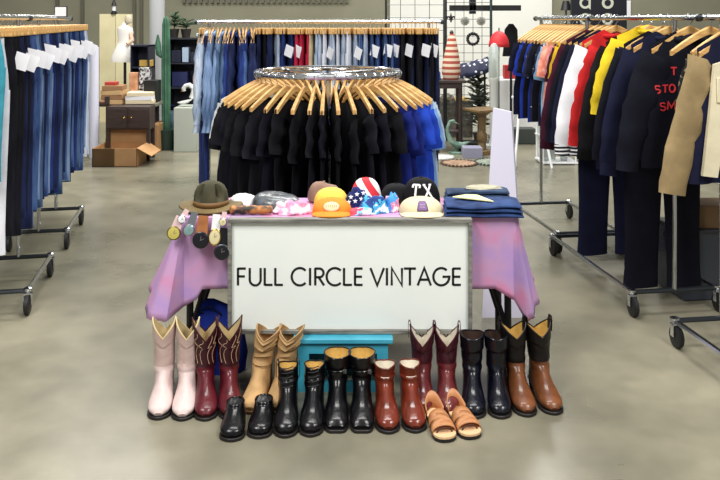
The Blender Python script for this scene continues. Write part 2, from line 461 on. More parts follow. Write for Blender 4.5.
for i in range(NR):
    a = 2*PI*(i+.5)/NR+random.uniform(-.012,.012)
    loc = (RC.x+RR*math.cos(a), RC.y+RR*math.sin(a), zr)
    rz = a+random.uniform(-.05,.05)
    hanger('pale wooden hanger holding T-shirt on the round rack', loc, rz, 'wooden hangers on the round rack')
    d = math.degrees(a) % 360
    mm = tees[i % 4]; lab = 'black short-sleeved T-shirt on the round rack'; g = 'black T-shirts on the round rack'
    if mm is cl_navyblk: lab = 'midnight blue short-sleeved T-shirt on the round rack'; g = 'midnight T-shirts on the round rack'
    elif mm is cl_black2: lab = 'charcoal short-sleeved T-shirt on the round rack'; g = 'charcoal T-shirts on the round rack'
    if 172 < d < 189: mm = cl_white; lab = 'white T-shirt at left side of the round rack'; g = 'white T-shirts on the round rack'
    elif 316 < d <= 325: mm = cl_dblue; lab = 'deep blue T-shirt at right side of the round rack, nearer than the bright blue'; g = 'deep blue T-shirts on the round rack'
    elif 325 < d <= 341: mm = cl_blue; lab = 'bright blue T-shirt at right side of the round rack'; g = 'bright blue T-shirts on the round rack'
    elif 341 < d <= 353: mm = cl_sky; lab = 'sky blue T-shirt at right side of the round rack'; g = 'sky blue T-shirts on the round rack'
    elif d > 353 or d < 12: mm = cl_pale; lab = 'pale blue T-shirt at right side of the round rack'; g = 'pale blue T-shirts on the round rack'
    q = garment('tee%d' % (i % 3), 't_shirt', lab, 't-shirt', loc, rz, g, allmat(mm))
    q.scale.z = random.uniform(.96,1.12)
    if mm is cl_white: q.scale = (1.08,1,1.02); q.location.z += .01
    if mm in (cl_sky, cl_pale): q.scale.x = 1.07

# right racks
YAW_R = math.radians(8.2)
def axisR(Y): return 1.72-.144*(Y-4.36)
zrr = 1.612
rolling_rack('clothes_rack', 'chrome rolling rack of jackets at right, middle one of three', axisR(4.93), 4.93, YAW_R, 1.13, .5, -.80, .50, zrr)
rolling_rack('clothes_rack', 'chrome rolling rack of short shirts at right, farthest of three', axisR(6.0)+.04, 6.0, YAW_R, .9, .46, -.50, .56, zrr)
navy = cloth('navy_cotton', (22,25,52)); inkn = cloth('ink_cotton', (14,15,29)); plum = cloth('plum_cotton', (34,24,48)); yel = cloth('yellow_nylon', (238,206,44), .85)
red = cloth('red_wool', (206,38,40)); blk = cloth('black_cotton', (20,20,24)); purp = cloth('purple_navy_cotton', (30,32,88)); gold = cloth('gold_cotton', (232,186,40)); maroon = cloth('maroon_cotton', (70,22,44))
wleath = mat('white_leather_sleeve', S(228,228,232), .5, col2=S(242,242,246), vscale=8, bump=.3, bscale=14)
coral = mat('coral_print', S(226,130,104), .85, col2=S(240,190,170), vscale=30); pinkp = mat('pink_print', S(196,92,104), .85, col2=S(236,170,160), vscale=26)
skyb = cloth('sky_cotton', (140,190,226)); royal = cloth('royal_cotton', (38,66,180)); floral = mat('navy_white_print', S(24,28,62), .85, col2=S(220,224,232), vscale=26, lo=.62, hi=.66)
olive = cloth('tan_canvas', (158,136,98)); camo = mat('dark_camo_print', S(20,20,22), .85, col2=S(150,144,120), vscale=30, lo=.54, hi=.58); cream = cloth('cream_leather', (222,212,182), .9)
stripek = mat('striped_knit', S(20,20,26), .9)
def striped_knit():
    m = bpy.data.materials.new('black_white_striped_knit'); m.use_nodes = True; nt = m.node_tree; N = nt.nodes; L = nt.links
    tc = N.new('ShaderNodeTexCoord'); w = N.new('ShaderNodeTexWave'); w.bands_direction = 'Z'; w.inputs['Scale'].default_value = 14
    L.new(tc.outputs['Object'], w.inputs['Vector']); r = N.new('ShaderNodeValToRGB'); r.color_ramp.interpolation = 'CONSTANT'
    r.color_ramp.elements[0].color = (*S(18,18,24),1); r.color_ramp.elements[1].position = .62; r.color_ramp.elements[1].color = (*S(226,226,228),1)
    L.new(w.outputs['Fac'], r.inputs['Fac']); L.new(r.outputs['Color'], N['Principled BSDF'].inputs['Base Color']); N['Principled BSDF'].inputs['Roughness'].default_value = .9
    return m
sknit = striped_knit()
R1 = [('jacket1','jacket','dark navy jacket with red lettering, nearest on the middle right rack','jacket',4.22,allmat(inkn)),
      ('cover','coveralls','long ink blue coveralls behind the red-lettered jacket','coveralls',4.50,allmat(inkn)),
      ('jacket0','jacket','navy jacket third from the near end of the middle right rack','jacket',4.42,allmat(navy)),
      ('jacket2','jacket','plum jacket between navy jackets on the middle right rack','jacket',4.58,allmat(plum)),
      ('jacket1','jacket','purple-navy jacket in front of the yellow jacket','jacket',4.66,allmat(purp)),
      ('jacket1','jacket','bright yellow short jacket on the middle right rack','jacket',4.80,allmat(yel)),
      ('jacket2','jacket','black jacket between yellow and red varsity jackets','jacket',4.89,allmat(blk)),
      ('jacket0','varsity_jacket','red varsity jacket with white sleeves and striped knit cuffs','jacket',5.06,allmat(red,sleeve=wleath,cuff=sknit,hem_band=sknit)),
      ('cover','coveralls','long navy coveralls behind the red varsity jacket','coveralls',5.13,allmat(navy)),
      ('jacket1','jacket','dark ink jacket just behind the white-sleeved varsity jacket','jacket',5.22,allmat(inkn)),
      ('jacket2','jacket','maroon jacket at far end of the middle right rack','jacket',5.31,allmat(maroon))]
first_j = None
for k, nm, lab, cat, Y, mm in R1:
    loc = (axisR(Y)+{4.80:.085,4.89:.075,4.66:.09,4.58:.05}.get(Y,0), Y, zrr); rz = YAW_R+random.uniform(-.05,.05)
    hanger('pale wooden hanger holding jacket on the middle right rack', loc, rz, 'wooden hangers on the middle right rack')
    g = garment(k, nm, lab, cat, loc, rz, None, mm)
    if 'yellow' in lab and 'bright' in lab: g.scale = (.92,1,.72)
    if first_j is None: first_j = g
    if nm == 'varsity_jacket':
        for dx_, mm_, nm_ in ((.075, red, 'sleeve_panel'), (.085, sknit, 'panel_cuff')):
            pth = interp_path(LONG, 12) if nm_ == 'sleeve_panel' else [(.35,-.795,.061,.03),(.355,-.825,.054,.03),(.36,-.86,.051,.028)]
            MB().rows([[(x, y-.03, z) for x, y, z in r] for r in sleeve_rows([(x-dx_, z, hw, th) for x, z, hw, th in pth], -1, 7)]).build(nm_, mm_, g)
R2 = [('gold short-sleeved shirt on the far right rack', gold), ('maroon shirt with white tag on the far right rack', maroon), ('pink print shirt on the far right rack', pinkp), ('coral print shirt on the far right rack', coral),
      ('sky blue shirt on the far right rack', skyb), ('navy shirt with white print on the far right rack, nearer one', floral), ('ink navy shirt on the far right rack, nearer one', inkn), ('navy white-print shirt, farther one on far right rack', floral),
      ('royal blue shirt on the far right rack, nearer one', royal), ('black shirt on the far right rack', blk), ('royal blue shirt, farther one on far right rack', royal), ('ink navy shirt, farther one on far right rack', inkn), ('navy cotton shirt at the far end of the far right rack', navy)]
for i, (lab, mm) in enumerate(R2):
    Y = 5.54+i*.072; loc = (axisR(Y)+.04, Y, zrr); rz = YAW_R+random.uniform(-.05,.05)
    hanger('pale wooden hanger holding shirt on the far right rack', loc, rz, 'wooden hangers on the far right rack')
    g = garment('tee%d' % (i % 3), 'shirt', lab, 'shirt', loc, rz, None, allmat(mm))
    if 'white tag' in lab:
        MB().box((-.2,-.03,-.3),(.07,.002,.09), ry=.3).build('price_tag', paper, g)
# red lettering on the near jacket
def letter(ch):
    A = lambda cx, cz, rx, rz_, a0, a1, n=18: [(cx+rx*math.cos(math.radians(lerp(a0,a1,i/n))), cz+rz_*math.sin(math.radians(lerp(a0,a1,i/n)))) for i in range(n+1)]
    if ch == 'F': return [[(0,0),(0,1)],[(0,.97),(.5,.97)],[(0,.52),(.44,.52)]], .5
    if ch == 'U': return [[(0,1),(0,.33)]+A(.33,.33,.33,.33,180,360)+[(.66,1)]], .66
    if ch == 'L': return [[(0,1),(0,0)],[(0,.03),(.48,.03)]], .48
    if ch == 'C': return [A(.5,.5,.5,.5,45,315)], .86
    if ch == 'I': return [[(0,0),(0,1)]], .0
    if ch == 'R': return [[(0,0),(0,1)],[(0,.97),(.22,.97)]+A(.24,.72,.25,.25,90,-90)+[(0,.47)],[(.2,.47),(.52,0)]], .52
    if ch == 'E': return [[(0,0),(0,1)],[(0,.97),(.5,.97)],[(0,.5),(.46,.5)],[(0,.03),(.5,.03)]], .5
    if ch == 'V': return [[(0,1),(.38,0),(.76,1)]], .76
    if ch == 'N': return [[(0,0),(0,1),(.66,0),(.66,1)]], .66
    if ch == 'T': return [[(0,.97),(.76,.97)],[(.38,.97),(.38,0)]], .76
    if ch == 'A': return [[(0,0),(.38,1),(.76,0)],[(.14,.33),(.62,.33)]], .76
    if ch == 'G': return [A(.5,.5,.5,.5,48,360)+[(.58,.5)]], 1.0
    if ch == 'S': return [A(.25,.74,.24,.24,30,250,12)+A(.25,.26,.25,.25,80,-150,12)], .5
    if ch == 'O': return [A(.3,.5,.3,.5,0,360)], .6
    if ch == 'M': return [[(0,0),(.08,1),(.4,.3),(.72,1),(.8,0)]], .8
    if ch == 'X': return [[(0,0),(.7,1)],[(0,1),(.7,0)]], .7
    return [], .3
def write(mb, ch, x, z, w, h, sw, y0, y1):
    st, ww = letter(ch); k = (w/ww) if ww > 0 else h
    for s in st:
        cl = ch == 'O' and len(s) > 10
        pts = [(x+p[0]*k, z+p[1]*h) for p in (s[:-1] if cl else s)]
        mb.ribbon(pts, sw, y0, y1, cl)
def on_cloth(mb, g, off=.002, th=.003):
    body = [c for c in g.children if base(c.name) == 'body'][0]
    front = [v.co for v in body.data.vertices if v.co.y < 0]
    ymax = max(p[1] for p in mb.v)
    for i, (x, y, z) in enumerate(mb.v):
        near = sorted(front, key=lambda c: (c.x-x)**2+(c.z-z)**2)[:4]
        w_ = [1/(1e-5+(c.x-x)**2+(c.z-z)**2) for c in near]
        ys_ = sum(c.y*k for c, k in zip(near, w_))/sum(w_)
        mb.v[i] = (x, ys_-off-(th if y < ymax-1e-5 else 0), z)
rem = mat('red_embroidery', S(206,44,50), .8)
for ch, x, z, w in (('T',-.115,-.30,.035),('S',-.205,-.395,.032),('T',-.163,-.392,.034),('O',-.122,-.39,.032),('S',-.175,-.485,.034),('M',-.132,-.482,.044)):
    lt = MB(); write(lt, ch, x, z, w*.92, .040, .0075, -.05, -.04); on_cloth(lt, first_j); lt.build('letter', rem, first_j)

# nearest right rack
def axisN(Y): return 1.80-.144*(Y-3.9)
rolling_rack('clothes_rack', 'chrome rolling rack at right edge, nearest of three, with tan jacket', axisN(3.44), 3.44, YAW_R, 1.05, .5, -.5, .72, zrr)
N1 = [('jacketF','tan_jacket','tan varsity jacket with cream letter patch on the nearest right rack','jacket',3.82,allmat(olive)),
      ('jacket1','jacket','black jacket in front of the tan varsity jacket, nearest right rack','jacket',3.5,allmat(inkn)),
      ('tee1','shirt','dark camouflage print shirt behind the tan varsity jacket','shirt',3.96,allmat(camo)),
      ('tee0','shirt','black shirt hung behind the dark camouflage print shirt','shirt',4.06,allmat(blk))]
for k, nm, lab, cat, Y, mm in N1:
    loc = (axisN(Y)+(.05 if Y == 3.96 else 0), Y, zrr); rz = YAW_R+random.uniform(-.05,.05)
    if Y == 3.5: continue
    hanger('pale wooden hanger holding clothes on the nearest right rack', loc, rz, 'wooden hangers on the nearest right rack')
    if Y == 4.06: continue
    g = garment(k, nm, lab, cat, loc, rz, None, mm)
    if nm == 'tan_jacket':
        g.name = 'jacket'
        for c in g.children:
            if base(c.name) == 'body': setmats(c, {'body': navy})
        p = MB(); p.rows([[(-.165,-.05,-.22),(-.06,-.05,-.19),(-.06,-.035,-.19),(-.165,-.035,-.22)],[(-.19,-.055,-.45),(-.09,-.055,-.44),(-.09,-.035,-.44),(-.19,-.035,-.45)],[(-.225,-.055,-.74),(-.15,-.055,-.75),(-.15,-.035,-.75),(-.225,-.035,-.74)]], True, True, True); p.build('cream_stripe', cream, g)
        p = MB(); p.box((-.12,-.058,-.34),(.075,.008,.12)); pp = p.build('letter_patch', cream, g, bevel=.012)
        q = MB()
        for dz in (-.028,.028): q.ribbon([(-.12+.018*math.cos(a), -.34+dz+.021*math.sin(a)) for a in [2*PI*i/14 for i in range(14)]], .009, -.066, -.0615, True)
        q.build('numeral', blackpaint, pp)
# storage tub under it
t = thing('storage_tub', 'dark translucent plastic tub on the floor below right edge racks', 'tub', (2.02,4.72,0), YAW_R)
tubm = mat('smoky_plastic', S(62,66,76), .25, spec=.6, alpha=.92)
m = MB(); 
for sx, sy, dx, dy in ((-.2,0,.008,.3),(.2,0,.008,.3),(0,-.15,.4,.008),(0,.15,.4,.008)): m.box((sx,sy,.2),(dx,dy,.38))
m.box((0,0,.01),(.4,.3,.012)); m.build('tub_body', tubm, t)
MB().box((0,0,.395),(.43,.33,.02)).build('lid', mat('tub_lid_grey', S(50,52,58), .4), t, bevel=.005)
for s in (-1,1): MB().box((s*.212,0,.33),(.02,.1,.03)).build('handle', darksteel, t)
cb = tag(MB().box((2.0,4.69,.47),(.3,.22,.13)).build('cardboard_box', mat('brown_cardboard_dark', S(120,92,62), .85), None, bevel=.004), 'small brown box on top of the dark plastic tub', 'box')

# ------------------------------------------------------------------ display table with cloth
TX0, TX1, TY0, TY1, TZ = -.80, .70, 3.55, 3.93, .72
t = thing('folding_table', 'black-legged folding table under the tie-dyed cloth', 'table', ((TX0+TX1)/2,(TY0+TY1)/2,0))
hx, hy = (TX1-TX0)/2, (TY1-TY0)/2
MB().box((0,0,TZ-.02),(2*hx-.02,2*hy-.02,.035)).build('tabletop', mat('table_laminate', S(120,118,112), .6), t, bevel=.006)
for s in (-1,1):
    for k in (-1,1):
        MB().tube([(s*(hx-.035),k*(hy-.07),TZ-.04),(s*(hx-.03),k*(hy-.06),.0)], .016, 8).build('leg', blackpaint, t)
        MB().tube([(s*(hx-.19),k*(hy-.07),TZ-.04),(s*(hx-.035),k*(hy-.065),.20)], .011, 8).build('brace', blackpaint, t)
    MB().tube([(s*(hx-.03),-hy+.065,.14),(s*(hx-.03),hy-.065,.14)], .012, 8).build('spreader', blackpaint, t)
def tiedye():
    m = bpy.data.materials.new('pink_lilac_tie_dye'); m.use_nodes = True; nt = m.node_tree; N = nt.nodes; L = nt.links; b = N['Principled BSDF']
    tc = N.new('ShaderNodeTexCoord'); nz = N.new('ShaderNodeTexNoise'); nz.inputs['Scale'].default_value = 3.2; nz.inputs['Detail'].default_value = 3; nz.inputs['Distortion'].default_value = .6
    L.new(tc.outputs['Object'], nz.inputs['Vector']); r = N.new('ShaderNodeValToRGB'); e = r.color_ramp.elements
    e[0].position = .36; e[0].color = (*S(170,140,196),1); e[1].position = .66; e[1].color = (*S(208,124,162),1)
    k = e.new(.5); k.color = (*S(188,146,186),1)
    L.new(nz.outputs['Fac'], r.inputs['Fac']); L.new(r.outputs['Color'], b.inputs['Base Color']); b.inputs['Roughness'].default_value = .85
    return m
rows_n = 14
per = []
def add_edge(a, b, n, nx, ny):
    for i in range(n): per.append((lerp(a[0],b[0],i/n), lerp(a[1],b[1],i/n), nx, ny))
def add_corner(cx, cy, a0, n=8):
    for i in range(n):
        a = math.radians(a0+90*i/n); per.append((cx+.03*math.cos(a), cy+.03*math.sin(a), math.cos(a), math.sin(a)))
add_corner(TX0+.03, TY0+.03, 180); add_edge((TX0+.03,TY0),(TX1-.03,TY0),60,0,-1)
add_corner(TX1-.03, TY0+.03, 270); add_edge((TX1,TY0+.03),(TX1,TY1-.03),24,1,0)
add_corner(TX1-.03, TY1-.03, 0); add_edge((TX1-.03,TY1),(TX0+.03,TY1),60,0,1)
add_corner(TX0+.03, TY1-.03, 90); add_edge((TX0,TY1-.03),(TX0,TY0+.03),24,-1,0)
zc = TZ+.004
rows = [[(x*0+lerp((TX0+TX1)/2,x,.0), lerp((TY0+TY1)/2,y,0), zc) for x,y,nx,ny in per]]
rows = []
for q in (0.02,.5,.97): rows.append([(lerp((TX0+TX1)/2,x,q), lerp((TY0+TY1)/2,y,q), zc+.0005) for x,y,nx,ny in per])
np_ = len(per)
for r in range(rows_n+1):
    tt = r/rows_n; row = []
    for i, (x,y,nx,ny) in enumerate(per):
        ex = abs(nx)
        dl = .30                       # drop of the long sides
        if ex > .9: dl = .31+.03*math.sin(i*.8)
        if .02 < abs(nx) < .98 and ny < 0: dl = .415 if nx < 0 else .43
        if .02 < abs(nx) < .98 and ny > 0: dl = .40
        # blend towards the corners
        if ny < -.98:
            d = min(x-TX0, TX1-x); dl = .31+.06*max(0,1-d/.10)
            if x < TX0+.1: dl += .03
        if ex > .98:
            d = min(y-TY0, TY1-y); dl = .33+.08*max(0,1-d/.12)
        fl = .03 if ex < .3 else (.14 if nx < 0 else .085)
        if ny < -.98:
            fl = .004+.01*max(0,1-min(x-TX0,TX1-x)/.15)
        wv = .012*math.sin(i*.75)+.008*math.sin(i*1.9+1)
        off = .006+fl*tt**1.1+wv*tt*(1 if ny > -.98 else .25)
        row.append((x+nx*off, y+ny*off, zc-.004*min(1,tt*20)-dl*tt))
    rows.append(row)
m = MB().rows(rows, True, True, False)
tag(m.build('tablecloth', tiedye(), None, solid=.002), 'pink and lilac tie-dyed cloth draped over the display table', 'tablecloth')

# ------------------------------------------------------------------ bench and sign
turq = mat('turquoise_paint', S(48,148,176), .45, col2=S(78,178,202), vscale=5)
YBn = 3.44
t = thing('step_stool', 'low turquoise painted stool under the white sign', 'stool', (X(343,YBn),YBn,0))
bw = (388-298)/F*YBn; lw = (393-293)/F*YBn; zt = .232; ib = (378-310)/F*YBn
MB().bx(-lw/2,lw/2,-.012,.235,zt-.022,zt).build('lid', turq, t, bevel=.004)
pm = MB(); pm.bx(-bw/2,bw/2,0,.015,.165,zt-.022); pm.bx(-bw/2,bw/2,0,.015,.0,.045); pm.bx(-bw/2,-ib/2,0,.015,.045,.165); pm.bx(ib/2,bw/2,0,.015,.045,.165)
pm.build('front_panel', turq, t)
for s in (-1,1): MB().bx(s*bw/2-s*.015,s*bw/2,.015,.215,0,zt-.022).build('side_panel', turq, t)
MB().bx(-bw/2,bw/2,.2,.215,.0,zt-.022).build('back_panel', turq, t)

YS = 3.49
sx0, sx1 = X(228,YS), X(472,YS); sz0 = .2335; sz1 = Z(218.5,YS)
t = thing('wooden_sign', 'white board sign with black capital lettering in grey wood frame', 'sign', ((sx0+sx1)/2,YS,sz0))
w2 = (sx1-sx0)/2; h = sz1-sz0
greyw = mat('weathered_grey_wood', S(92,92,88), .75, col2=S(140,138,130), vscale=7, stretch=(1,6,8), bump=.3, bscale=30)
for s in (-1,1):
    MB().bx(s*w2-s*.016,s*w2,-.012,.03,.016,h-.018).build('frame_side', greyw, t, bevel=.002)
MB().bx(-w2,w2,-.012,.03,0,.016).build('frame_bottom', greyw, t, bevel=.002)
MB().bx(-w2,w2,-.012,.03,h-.018,h).build('frame_top', greyw, t, bevel=.002)
pn = MB().bx(-w2+.014,w2-.014,.006,.02,.014,h-.016).build('panel', mat('white_sign_board', S(232,238,234), .55, col2=S(240,244,240), vscale=2), t)
lt = MB(); kx = YS/F
cxp = CX+((sx0+sx1)/2)/YS*F
base_z = Z(285.8,YS)-sz0; caph = (285.8-268.4)*kx; sw = 2.3*kx
for ch, a, b in (('F',237.8,245.6),('U',249.6,260.5),('L',264.6,272.4),('L',275.2,282.8),('C',291.6,305.6),('I',310,310),('R',315.2,324),('C',326.6,340.8),('L',344,352),('E',355,362.6),
                 ('V',370.5,384),('I',387,387),('N',391.8,402),('T',404,416),('A',417.8,431),('G',433.4,449.5),('E',453.2,461)):
    write(lt, ch, (a-cxp)*kx, base_z, (b-a)*kx, caph, sw, .0048, .0068)
lt.build('lettering', mat('black_letter_paint', S(14,14,16), .5), t, smooth=False)

# ------------------------------------------------------------------ footwear
def cat_rings(keys, per=5):
    out = []
    n = len(keys)
    for i in range(n-1):
        p0 = keys[max(0,i-1)]; p1 = keys[i]; p2 = keys[i+1]; p3 = keys[min(n-1,i+2)]
        for k in range(per if i < n-2 else per+1):
            t_ = k/per
            out.append(tuple(.5*((2*p1[j])+(-p0[j]+p2[j])*t_+(2*p0[j]-5*p1[j]+4*p2[j]-p3[j])*t_**2+(-p0[j]+3*p1[j]-3*p2[j]+p3[j])*t_**3) for j in range(5)))
    return out
def ring_pts(k, frac, h, scallop, lean, n=28, inset=0, flat=.0):
    fs, fz, bs, bz, w = k
    cs, cz = (fs+bs)/2, (fz+bz)/2; hs, hz = (fs-bs)/2, (fz-bz)/2
    pts = []
    for i in range(n):
        a = 2*PI*i/n; c, s_ = math.cos(a), math.sin(a)
        if flat:
            if c < 0: c = -abs(c)**(1-.5*flat); s_ = math.copysign(abs(s_)**(1-.35*flat), s_)
        ln = max(1e-4, math.hypot(hs,hz)); q = 1-inset/ln
        x = (w-inset)*s_; s = cs+hs*c*q; z = cz+hz*c*q
        f = max(0, 1-frac)
        z -= scallop*f*(1-math.acos(min(1,abs(math.cos(a))))/(PI/2))**1.15
        x += lean*max(0, (z-.12))/max(.05,(h-.12))*1.0 if h > .13 else 0
        pts.append((x, -s, z))
    return pts
def boot(name, label, px, py, L, h, rz, mats, cowboy=True, scallop=.05, toe='round', shaft_r=1.0, lean=0, straps=True, heel=.032, pipe=None, stitch=None, squash=1.0, shoe=False, cat='boot', buckle=False):
    Yt = FY(py)
    loc = Vector((X(px,Yt), Yt, 0)); d = Vector((math.sin(-rz)*-1, math.cos(rz), 0))
    # toe tip sits at the measured floor point; the heel lies behind it
    root = loc + Vector((-math.sin(rz)*L, math.cos(rz)*L, 0))
    t = thing(name, label, cat, root, rz)
    k = L/.28
    R = shaft_r
    if shoe:
        keys = [(.135*k,.085,.002,.078,.036*R),(.142*k,.078,-.001,.06,.037*R),(.165*k,.07,.0,.03,.040),(.19*k,.062,.06*k,.016,.043),(.22*k,.054,.13*k,.012,.047),(.25*k,.047,.19*k,.012,.047),(.27*k,.038,.24*k,.012,.038),(.28*k,.024,.272*k,.014,.016)]
        nshaft = 0
    else:
        c = .07*k
        hw = .058*R
        keys = [(c+.062*R,h,c-.066*R,h,hw),(c+.058*R,h*.8,c-.064*R,h*.8,hw*.96),(c+.053*R,lerp(h,.13,.5),c-.062*R,lerp(h,.13,.5),hw*.88),(c+.052,.145,c-.06,.135,.043),
                (c+.062,.122,c-.066,.09,.039),(.158*k,.104,.0,.04,.038),(.182*k,.086,.06*k,.022,.041),(.212*k,.068,.13*k,.012,.0465),(.245*k,.055,.19*k,.012,.047),(.268*k,.044,.24*k,.012,.039),(.28*k,.028,.274*k,.014,.016)]
        if h < .2: keys.pop(2); 
        nshaft = 3 if h >= .2 else 2
    tw = {'round':1.0,'point':.72,'square':1.12}[toe]
    if toe != 'round':
        K = list(keys[-1]); K[4] *= {'point':.8,'square':2.1}[toe]; keys[-1] = tuple(K)
        K = list(keys[-2]); K[4] *= tw; keys[-2] = tuple(K)
    rr = cat_rings(keys, 5)
    ns = nshaft*5
    topn = max(6, int(ns*.8)) if not shoe else 4
    pts = []
    for i, kk in enumerate(rr):
        flat = 0 if i < ns else min(1, (i-ns)/8)
        if shoe: flat = min(1, i/8)
        pts.append(ring_pts(kk, i/topn, h, scallop, lean, flat=flat))
    if not shoe:
        sd_ = (px*13.7) % 50
        for i in range(2, len(pts)):
            q = math.exp(-((i-ns-2)/5.5)**2)+.35*(1 if i < ns else .25)
            row = []
            for x, y, z in pts[i]:
                nn = noise.noise(Vector((x*26, y*22+sd_, z*38)))+.5*math.sin(z*150+sd_+6*x)*math.exp(-((i-ns-1)/4)**2)
                row.append((x*(1+.055*q*nn), y-.0045*q*nn, z))
            pts[i] = row
    if stitch == 'slouch':
        for i in range(2, ns+4):
            pts[i] = [(x*(1+.06*math.sin(i*1.9)), y+.006*math.sin(i*2.3), z+.004*math.sin(i+x*40)) for x,y,z in pts[i]]
    if shoe:
        MB().rows(pts, True, False, True).build('upper', mats['vamp'], t)
    else:
        MB().rows(pts[:ns+1]).build('shaft', mats['shaft'], t)
        MB().rows(pts[ns:], True, False, True).build('vamp', mats['vamp'], t)
    # lining
    li = [ring_pts(kk, i/topn, h, scallop, lean, inset=.0045) for i, kk in enumerate(rr[:max(ns,6)+1])]
    li = [[(x,y,z+.0005) for x,y,z in r] for r in li]
    m = MB().rows([pts[0], li[0]]+li[1:], True, False, True); m.build('lining', mats['lining'], t)
    top = [((a[0]+b[0])/2,(a[1]+b[1])/2,(a[2]+b[2])/2+.001) for a,b in zip(pts[0],li[0])]
    MB().tube(top, .0034, 6, True).build('top_piping', mats.get('piping', mats['shaft']), t)
    # sole and heel
    out = []
    prof = [(-.004,.020),(.006,.033),(.035,.037),(.075,.034),(.11,.032),(.15,.038),(.19,.0475),(.215,.050),(.245,.0475),(.268,.037*tw),(.281,.02*tw*(1.5 if toe == 'square' else 1)),(.287,.006*tw*(3 if toe == 'square' else 1))]
    def zb(s): return (heel-.004)*(1-sm((s-.07)/.09))
    rows = []
    for s, w in prof:
        z0 = zb(s); s_ = s*k
        rows.append([(-w,-s_,z0),(w,-s_,z0),(w*1.0,-s_,z0+.013),(-w*1.0,-s_,z0+.013)])
    MB().rows(rows, True, True, True).build('sole', mats['sole'], t, bevel=.003)
    rows = []
    for z, q in ((0,.92),(heel,1)):
        rows.append([(q*.034*math.copysign(abs(math.cos(a))**.8,math.cos(a)), -(.035*k)-q*.038*k*math.sin(a)*1.0, z) for a in [2*PI*i/18 for i in range(18)]])
    MB().rows(rows, True, True, True).build('heel', mats['sole'], t)
    if straps:
        for s in (-1,1):
            a = PI/2*s; idx = (len(pts[0])//4) if s > 0 else (3*len(pts[0])//4)
            p = Vector(pts[0][idx]); m = MB()
            for yy in (-.011,): 
                pp = [p+Vector((s*.004,0,-.05)), p+Vector((s*.005,0,.0)), p+Vector((s*.003,0,.016)), p+Vector((-s*.003,0,.018)), p+Vector((-s*.008,0,.0)), p+Vector((-s*.009,0,-.04))]
                rws = [[q+Vector((0,-.011,0)), q+Vector((0,.011,0)), q+Vector((s*.002,.011,0)), q+Vector((s*.002,-.011,0))] for q in pp]
                m.rows(rws, True, True, True)
            m.build('pull_strap', mats.get('strap', mats['shaft']), t)
    if stitch == 'wave':
        st = MB(); n = len(pts[0])
        for off in (1.5, 3.5, -1.5, -3.5):
            line = []
            for i in range(1, ns):
                u = (off+.8*math.sin(i*.9)) % n; a = int(u); f = u-a
                p = Vector(pts[i][a]).lerp(Vector(pts[i][(a+1) % n]), f)
                cen = Vector((0, sum(q[1] for q in pts[i])/n, p.z)); p = p+(p-cen).normalized()*.0008
                line.append(p)
            st.tube(line, .0012, 5)
        st.build('stitching', mats['stitch'], t)
    if buckle:
        b = MB(); i = min(ns-1, 12) if ns > 6 else 2
        b.tube([Vector(p)*1.0+Vector((p[0]*.03,0,0)) for p in pts[i]], .005, 6, True); bo = b.build('ankle_strap', mats['vamp'], t)
        q = Vector(pts[i][len(pts[i])//8]); MB().box(q+Vector((0.002,-.004,0)),(.018,.006,.02), rz=-.5).build('buckle', chrome, bo)
    return t
lin_c = mat('cream_lining', S(206,186,140), .8); lin_t = mat('yellow_tan_lining', S(196,156,74), .8, col2=S(220,184,104), vscale=30); lin_w = mat('pale_lining', S(222,214,198), .8)
sole_b = mat('dark_sole', S(24,20,20), .5); 
pinkl = leather('pale_pink_leather', (204,178,170), .8, .5, .1); pinkv = leather('pink_white_leather', (216,194,190), .85, .45, .15)
oxs = leather('oxblood_shaft', (62,18,30), .6, .45, .15); oxv = leather('oxblood_vamp', (92,24,34), .6, .34, .3)
tan = leather('tan_suede', (190,152,104), .66, .75, 0)
blkl = leather('black_leather', (9,9,13), .6, .28, .25); brn = leather('chestnut_leather', (112,42,24), .5, .25, .5); bur = leather('burgundy_leather', (72,26,38), .6, .35, .3); burv = leather('burgundy_vamp', (100,36,38), .55, .26, .5)
nvy = leather('blue_black_leather', (10,12,24), .6, .26, .28); dkb = leather('dark_brown_shaft', (20,15,14), .6, .5, .05); cog = leather('cognac_leather', (126,74,42), .38, .35, .3, 9)
stl = mat('cream_thread', S(196,160,130), .8)
for i, (px, py, rz) in enumerate(((158,420,.12),(182,421,.10))):
    sd = 'left' if i == 0 else 'right'
    boot('cowboy_boot', sd+' boot of the pale pink cowboy pair, far left of row', px, py, .275, .335, rz, dict(shaft=pinkl,vamp=pinkv,lining=lin_c,sole=sole_b,piping=lin_c), scallop=.075, shaft_r=.86, straps=False)
for i, (px, py, rz) in enumerate(((206,421,.2),(231,420,.2))):
    sd = 'left' if i == 0 else 'right'
    boot('cowboy_boot', sd+' boot of the tall oxblood red cowboy pair with stitching', px, py, .28, .338, rz, dict(shaft=oxs,vamp=oxv,lining=lin_c,sole=sole_b,piping=oxs,stitch=stl), scallop=.085, shaft_r=.98, stitch='wave', straps=False)
for i, (px, py, rz, ln) in enumerate(((250,414,-.12,.035),(275,414,-.10,.035))):
    sd = 'left' if i == 0 else 'right'
    boot('cowboy_boot', sd+' boot of the slouchy tan suede pair', px, py, .26, .29, rz, dict(shaft=tan,vamp=tan,lining=tan,sole=mat('tan_sole', S(120,88,50), .7)), scallop=.055, shaft_r=.95, lean=ln, stitch='slouch', straps=False)
